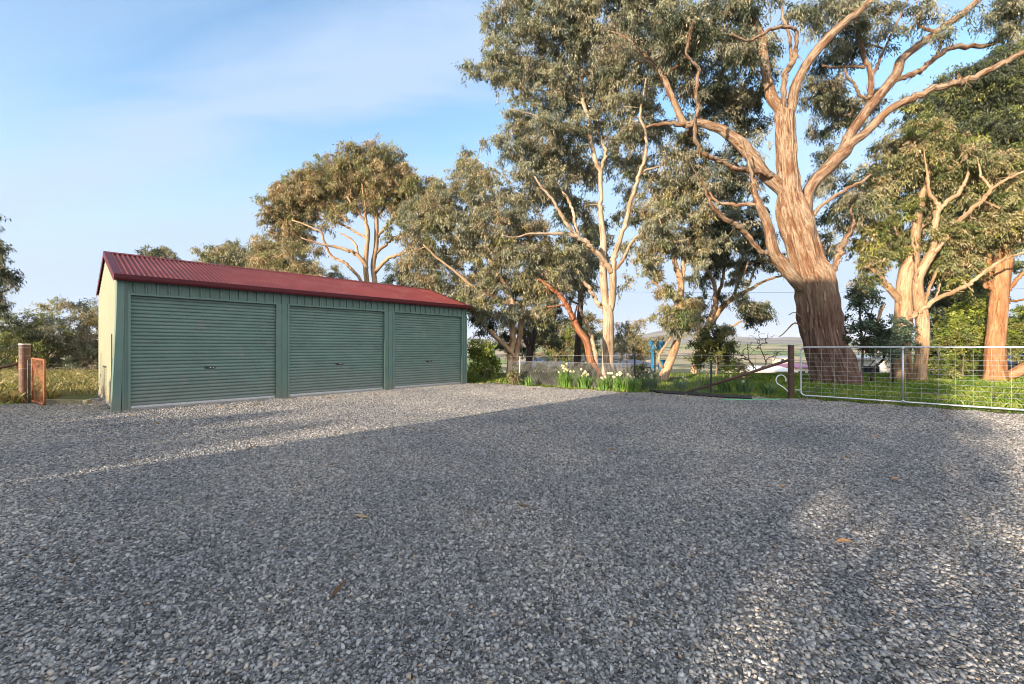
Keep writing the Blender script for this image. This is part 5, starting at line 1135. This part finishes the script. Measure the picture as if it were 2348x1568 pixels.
h_ = house('house with steep dark pyramid roof beyond the pale gum', 1445, 58, 5.0, 6, 0, zv(822, 58), zv(796, 61), M_CREAM, M_DKROOF, 0, .48, 2)
house('house with pale blue low gable roof left of the blue steel frame', 1466, 36, 2.6, 4, 0, zv(838, 36), zv(824, 38), M_DKROOF, M_BLUEROOF, 0.1, .2, 1)
house('long low cream building in the valley left of the strainer post', 1760, 62, 7, 7, 0, zv(850, 62), zv(838, 66), M_CREAM, M_WHITEW, -.1, .05, 3)
house('low cream building with purple roof behind the gate left of the massive trunk', 1848, 66, 2.8, 6, 0, zv(842, 66), zv(832, 69), M_CREAM, M_PURPLE, 0, .1, 2)
house('white weatherboard house with flat white roof right of the massive trunk', 1995, 30, 2.0, 4, 0, zv(820, 30), zv(814, 32), M_WHITEW, M_WHITEW, -.15, .05, 1)
house('distant pale farm house in the fields right of the leafless grey bush', 1800, 150, 4, 4, 0, zv(819, 150), zv(815.5, 153), M_CREAM, M_GALV, 0, .1, 2)

bs = thing('steel_frame', 'bright blue steel post and sloping hood beyond the fence, left of the bent tan trunk', 'frame', G(1498, 23.0))
M_BLUE = paint('bright_blue_paint', (.02, .19, .40), .45, .12, 2)
bz = hill(G(1498, 23.0).x, 23.0); s_ = 23.0 / F
def bp_(u, v, dy): return P(u, v, 23.0 + dy) - G(1498, 23.0)
m = MB(); a_ = [bp_(1494, 781, 0), bp_(1526, 781, 0), bp_(1527, 794, 0), bp_(1512, 801, 0), bp_(1494, 806, 0)]
m.add([tuple(p) for p in a_] + [tuple(p + Vector((0, .5, 0))) for p in a_], [(4, 3, 2, 1, 0), (5, 6, 7, 8, 9)] + [(i, (i + 1) % 5, 5 + (i + 1) % 5, 5 + i) for i in range(5)]); m.build('hood', M_BLUE, bs)
m = MB(); q = bp_(1495, 803, .05); m.bar(Vector((q.x, q.y, bz - .2)), q, .1, .1); m.build('post', M_BLUE, bs)
m = MB(); q = bp_(1501, 803, .5); m.bar(Vector((q.x, q.y, bz - .2)), q, .06, .06); m.build('post', M_BLACK, bs)
m = MB(); q = bp_(1526, 836, .3); m.box((q.x - .3, q.y, q.z - .25), (q.x + .35, q.y + .3, q.z + .25)); m.build('box_panel', M_BLUE, bs)

cp = thing('carport', 'low carport with dark blue roof at the right edge behind the orange trunk', 'carport', G(2335, 23.0)); s_ = 23 / F
m = MB(); w2 = 1.5
m.add([(-1.0, 0, 1.3 - 34 * s_), (2.6, 0, 1.3 - 34 * s_), (2.6, 2.4, 1.3 - 13 * s_), (-.75, 2.4, 1.3 - 13 * s_), (-1.0, 0, 1.2 - 34 * s_), (2.6, 0, 1.2 - 34 * s_), (2.6, 2.4, 1.2 - 13 * s_), (-.75, 2.4, 1.2 - 13 * s_)], [(0, 1, 2, 3), (4, 7, 6, 5), (0, 4, 5, 1), (1, 5, 6, 2), (2, 6, 7, 3), (3, 7, 4, 0)]); m.build('roof', paint('dark_blue_roof', (.035, .07, .2), .5, .15, 2), cp)
for x in (-.9, .9, 2.5):
    for y, zt in ((.05, .5), (2.3, .95)): MB().bar((x, y, -.3), (x, y, zt - .02), .1, .1).build('post', M_BLACK, cp)
MB().box((-.8, 2.25, -.3), (2.5, 2.3, .85)).build('shade_backing', M_BLACK, cp)  # black sheet stands in for the shade under the roof

sd_ = thing('satellite_dish', 'white oval dish on a bent dark stem behind the gate', 'dish', G(2008, 22))
q = P(2011, 823, 22) - G(2008, 22); m = MB()
for ring in range(1):
    rows = []
    for i in range(6):
        r = i / 5; rows.append([(q.x + r * .2 * math.cos(a), q.y - .06 * r * r, q.z + r * .145 * math.sin(a)) for a in np.linspace(0, 2 * math.pi, 25)])
    m.sheet(rows)
m.build('reflector', paint('white_enamel', (.8, .8, .78), .4, .03, 4), sd_, smooth=True)
zb_ = hill((G(2008, 22)).x, 22)
m = MB(); m.tube([(-.3, .1, zb_ - .1), (-.3, .1, .3), (q.x - .1, .1, q.z - .1), (q.x, q.y + .02, q.z)], .025, 8); m.build('mast', M_BLACK, sd_)

pw_ = MB(); pts = []
for k in range(41):
    t = k / 40; u = 700 + t * 2000; Y = 46.0; p = P(u, 661, Y); p.z -= .9 * math.sin(math.pi * t) - .45; pts.append(p)
pw_ = pw_.tube(pts, .012, 4).build('power_line', M_BLACK); tag(pw_, 'single thin power cable crossing the sky behind the trunks', 'cable')

# brown fallen leaves on the gravel
M_DRYLEAF = paint('dry_orange_leaf', (.45, .22, .08), .7, .25, 20)
for lab, u, v, s in (('orange dry leaf lying alone on the gravel right of centre', 1794, 1126, .035), ('largest curled orange leaf on the gravel at lower right', 1935, 1256, .05), ('pale orange leaf on the gravel above the largest curled leaf', 2055, 1107, .05)):
    Y = 1304 / (v - CV); c = G(u, Y, .032)
    rr = MB(); rows = []
    for i in range(7):
        t = i / 6; wd = s * .42 * math.sin(math.pi * min(1, t * .95 + .03)) + .001; zc = .012 * math.sin(t * 3.1) 
        rows.append([c + Vector((s * (2 * t - 1), -wd, zc + .008)), c + Vector((s * (2 * t - 1), 0, zc)), c + Vector((s * (2 * t - 1), wd, zc + .01))])
    o = rr.sheet(rows).build('dry_leaf', M_DRYLEAF, None, smooth=True); tag(o, lab, 'leaf', 'dry leaves on the gravel')
lf = thing('fallen_log', 'brown fallen log leaning on the ground at the far right behind the gate', 'log', G(2335, 17.2))
MB().tube([(-.5, .1, .08), (-.1, .05, .3), (.35, 0, .62), (.8, 0, 1.0)], [.16, .2, .17, .13], 14, wob=.15, rid=.1).build('stem', B_ORANGE, lf, smooth=True, bark=True)

# dirt track crossing the grass past the gate
m, n, l, b = newmat('brown_dirt'); p = pos(n)
l.new(ramp(n, l, noise(n, l, p, 5, 7, .7), [(.3, (.09, .055, .04)), (.7, (.2, .13, .09))]), b.inputs['Base Color']); b.inputs['Roughness'].default_value = .95
tr = [(u, 1304 / (v - CV)) for u, v in ((1830, 899), (2040, 899), (2200, 901), (2347, 903), (2600, 906))]; tb = [(u, 1304 / (v - CV)) for u, v in ((1830, 901), (2040, 904), (2200, 909), (2347, 914), (2600, 924))]
o = MB().sheet([[tuple(G(u, Y, .012)) for u, Y in tb], [tuple(G(u, Y, .012)) for u, Y in tr]]).build('dirt_track', m); o['kind'] = 'structure'

# ------------------------------------------------------------------ what stands behind the photographer and shades the yard
M_BRICK = paint('house_brick', (.35, .2, .14), .85, .2, 9)
o_dir, t_dir = Vector((0.7285, -0.685, 0)), Vector((0.685, 0.7285, 0))
def OT(o, t, z=0.0): return o_dir * o + t_dir * t + Vector((0, 0, z))
hs = thing('brick_house', 'two storey brick house behind the camera that shades the yard', 'house', OT(-3.5, -9.5), math.atan2(-0.685, 0.7285))
HW, HD, HEV, HR = 5.5, 7.0, 6.2, 8.75
MB().box((-HW/2, -HD/2, 0), (HW/2, HD/2, HEV)).build('wall', M_BRICK, hs)
m = MB(); vs = [(-HW/2, -HD/2 - .4, HEV - .15), (HW/2, -HD/2 - .4, HEV - .15), (HW/2, 0, HR), (-HW/2, 0, HR), (HW/2, HD/2 + .4, HEV - .15), (-HW/2, HD/2 + .4, HEV - .15)]
m.add(vs + [(-HW/2, 0, HEV + .002), (HW/2, 0, HEV + .002)], [(0, 1, 2, 3), (3, 2, 4, 5), (0, 3, 5), (1, 4, 2)]); m.build('roof', M_DKROOF, hs)
for x in (-2.0, 0.2, 2.2):
    for z in (.9, 3.9):
        f = MB().box((x - .6, HD/2 - .02, z), (x + .6, HD/2 + .04, z + 1.4)).build('window', M_WHITEW, hs); MB().box((x - .53, HD/2 + .03, z + .07), (x + .53, HD/2 + .05, z + 1.33)).build('pane', M_GLASS, f)
rng_ = np.random.default_rng(77)
def back_shrub(label, o_, t_, blobs, seed, name='hedge_shrub'):
    rng = np.random.default_rng(seed); foot = OT(o_, t_); root = thing(name, label, 'shrub', foot)
    pts = []
    for bl in blobs:
        a, z, r = bl[:3]; n = bl[3] if len(bl) > 3 else int(70 * r * r * r) + 14; d = rng.normal(size=(n, 3)); d /= np.linalg.norm(d, axis=1, keepdims=True)
        pts.append(np.array(o_dir * a + Vector((0, 0, z))) + d * (rng.random(n) ** .4)[:, None] * r)
    pts = np.vstack(pts); pts[:, 2] = np.maximum(pts[:, 2], .15); m = MB()
    for p, rs in grow(rng, [(0, 0, -.05), (0, 0, .4)], [.05, .05], pts, tip=.007): m.tube(p, rs, 4, False)
    m.build('stem', B_TWIG, root, bark=True)
    V, t = make_leaves(rng, pts, np.tile(np.array([(0.06, .1, .03)]), (len(pts), 1)), 60, .35, .1, .05, .3)
    obj('foliage', quads_mesh('foliage', V, t), M_LEAF, root)
for k, o_ in enumerate((-7.4, -9.2, -11.0, -12.8, -14.6)):
    back_shrub(f'{("small", "broad", "loose", "leafy", "end")[k]} hedge shrub in the row left behind the camera', o_, -11, [(-.6, .9, .9), (.5, 1.0, .9), (0, 1.95 + .22 * math.sin(k * 2.3), .75), (-.7, 1.75, .6), (.7, 1.7, .6)], 200 + k)
back_shrub('tall dense shrub beside the brick house behind the camera', -0.1, -8.0, [(0, 3.3, .8), (-.3, 4.3, .9), (0, 5.2, .8), (-.2, 6.2, .8), (-.7, 3.4, .6), (-.8, 5.4, .7), (-.5, 2.7, .5), (.35, 3.0, .6), (-.1, 2.5, .25), (-.55, 1.8, .55, 11), (-.2, 1.2, .6, 8), (.3, 1.9, .5, 7), (-.5, .8, .5, 7)], 231, 'tall_shrub')

# ------------------------------------------------------------------ the air
m = bpy.data.materials.new('haze'); m.use_nodes = True; n, l = m.node_tree.nodes, m.node_tree.links
n.remove(n['Principled BSDF']); v = n.new('ShaderNodeVolumePrincipled'); v.inputs['Color'].default_value = (0.86, 0.88, 0.93, 1); v.inputs['Density'].default_value = 0.00012
v.inputs['Anisotropy'].default_value = 0.0
l.new(v.outputs[0], n['Material Output'].inputs['Volume'])
o = MB().box((-11500, -90, -42), (11500, 5750, 172)).build('haze', m); o['kind'] = 'stuff'; o['label'] = 'pale air fading the far hills';
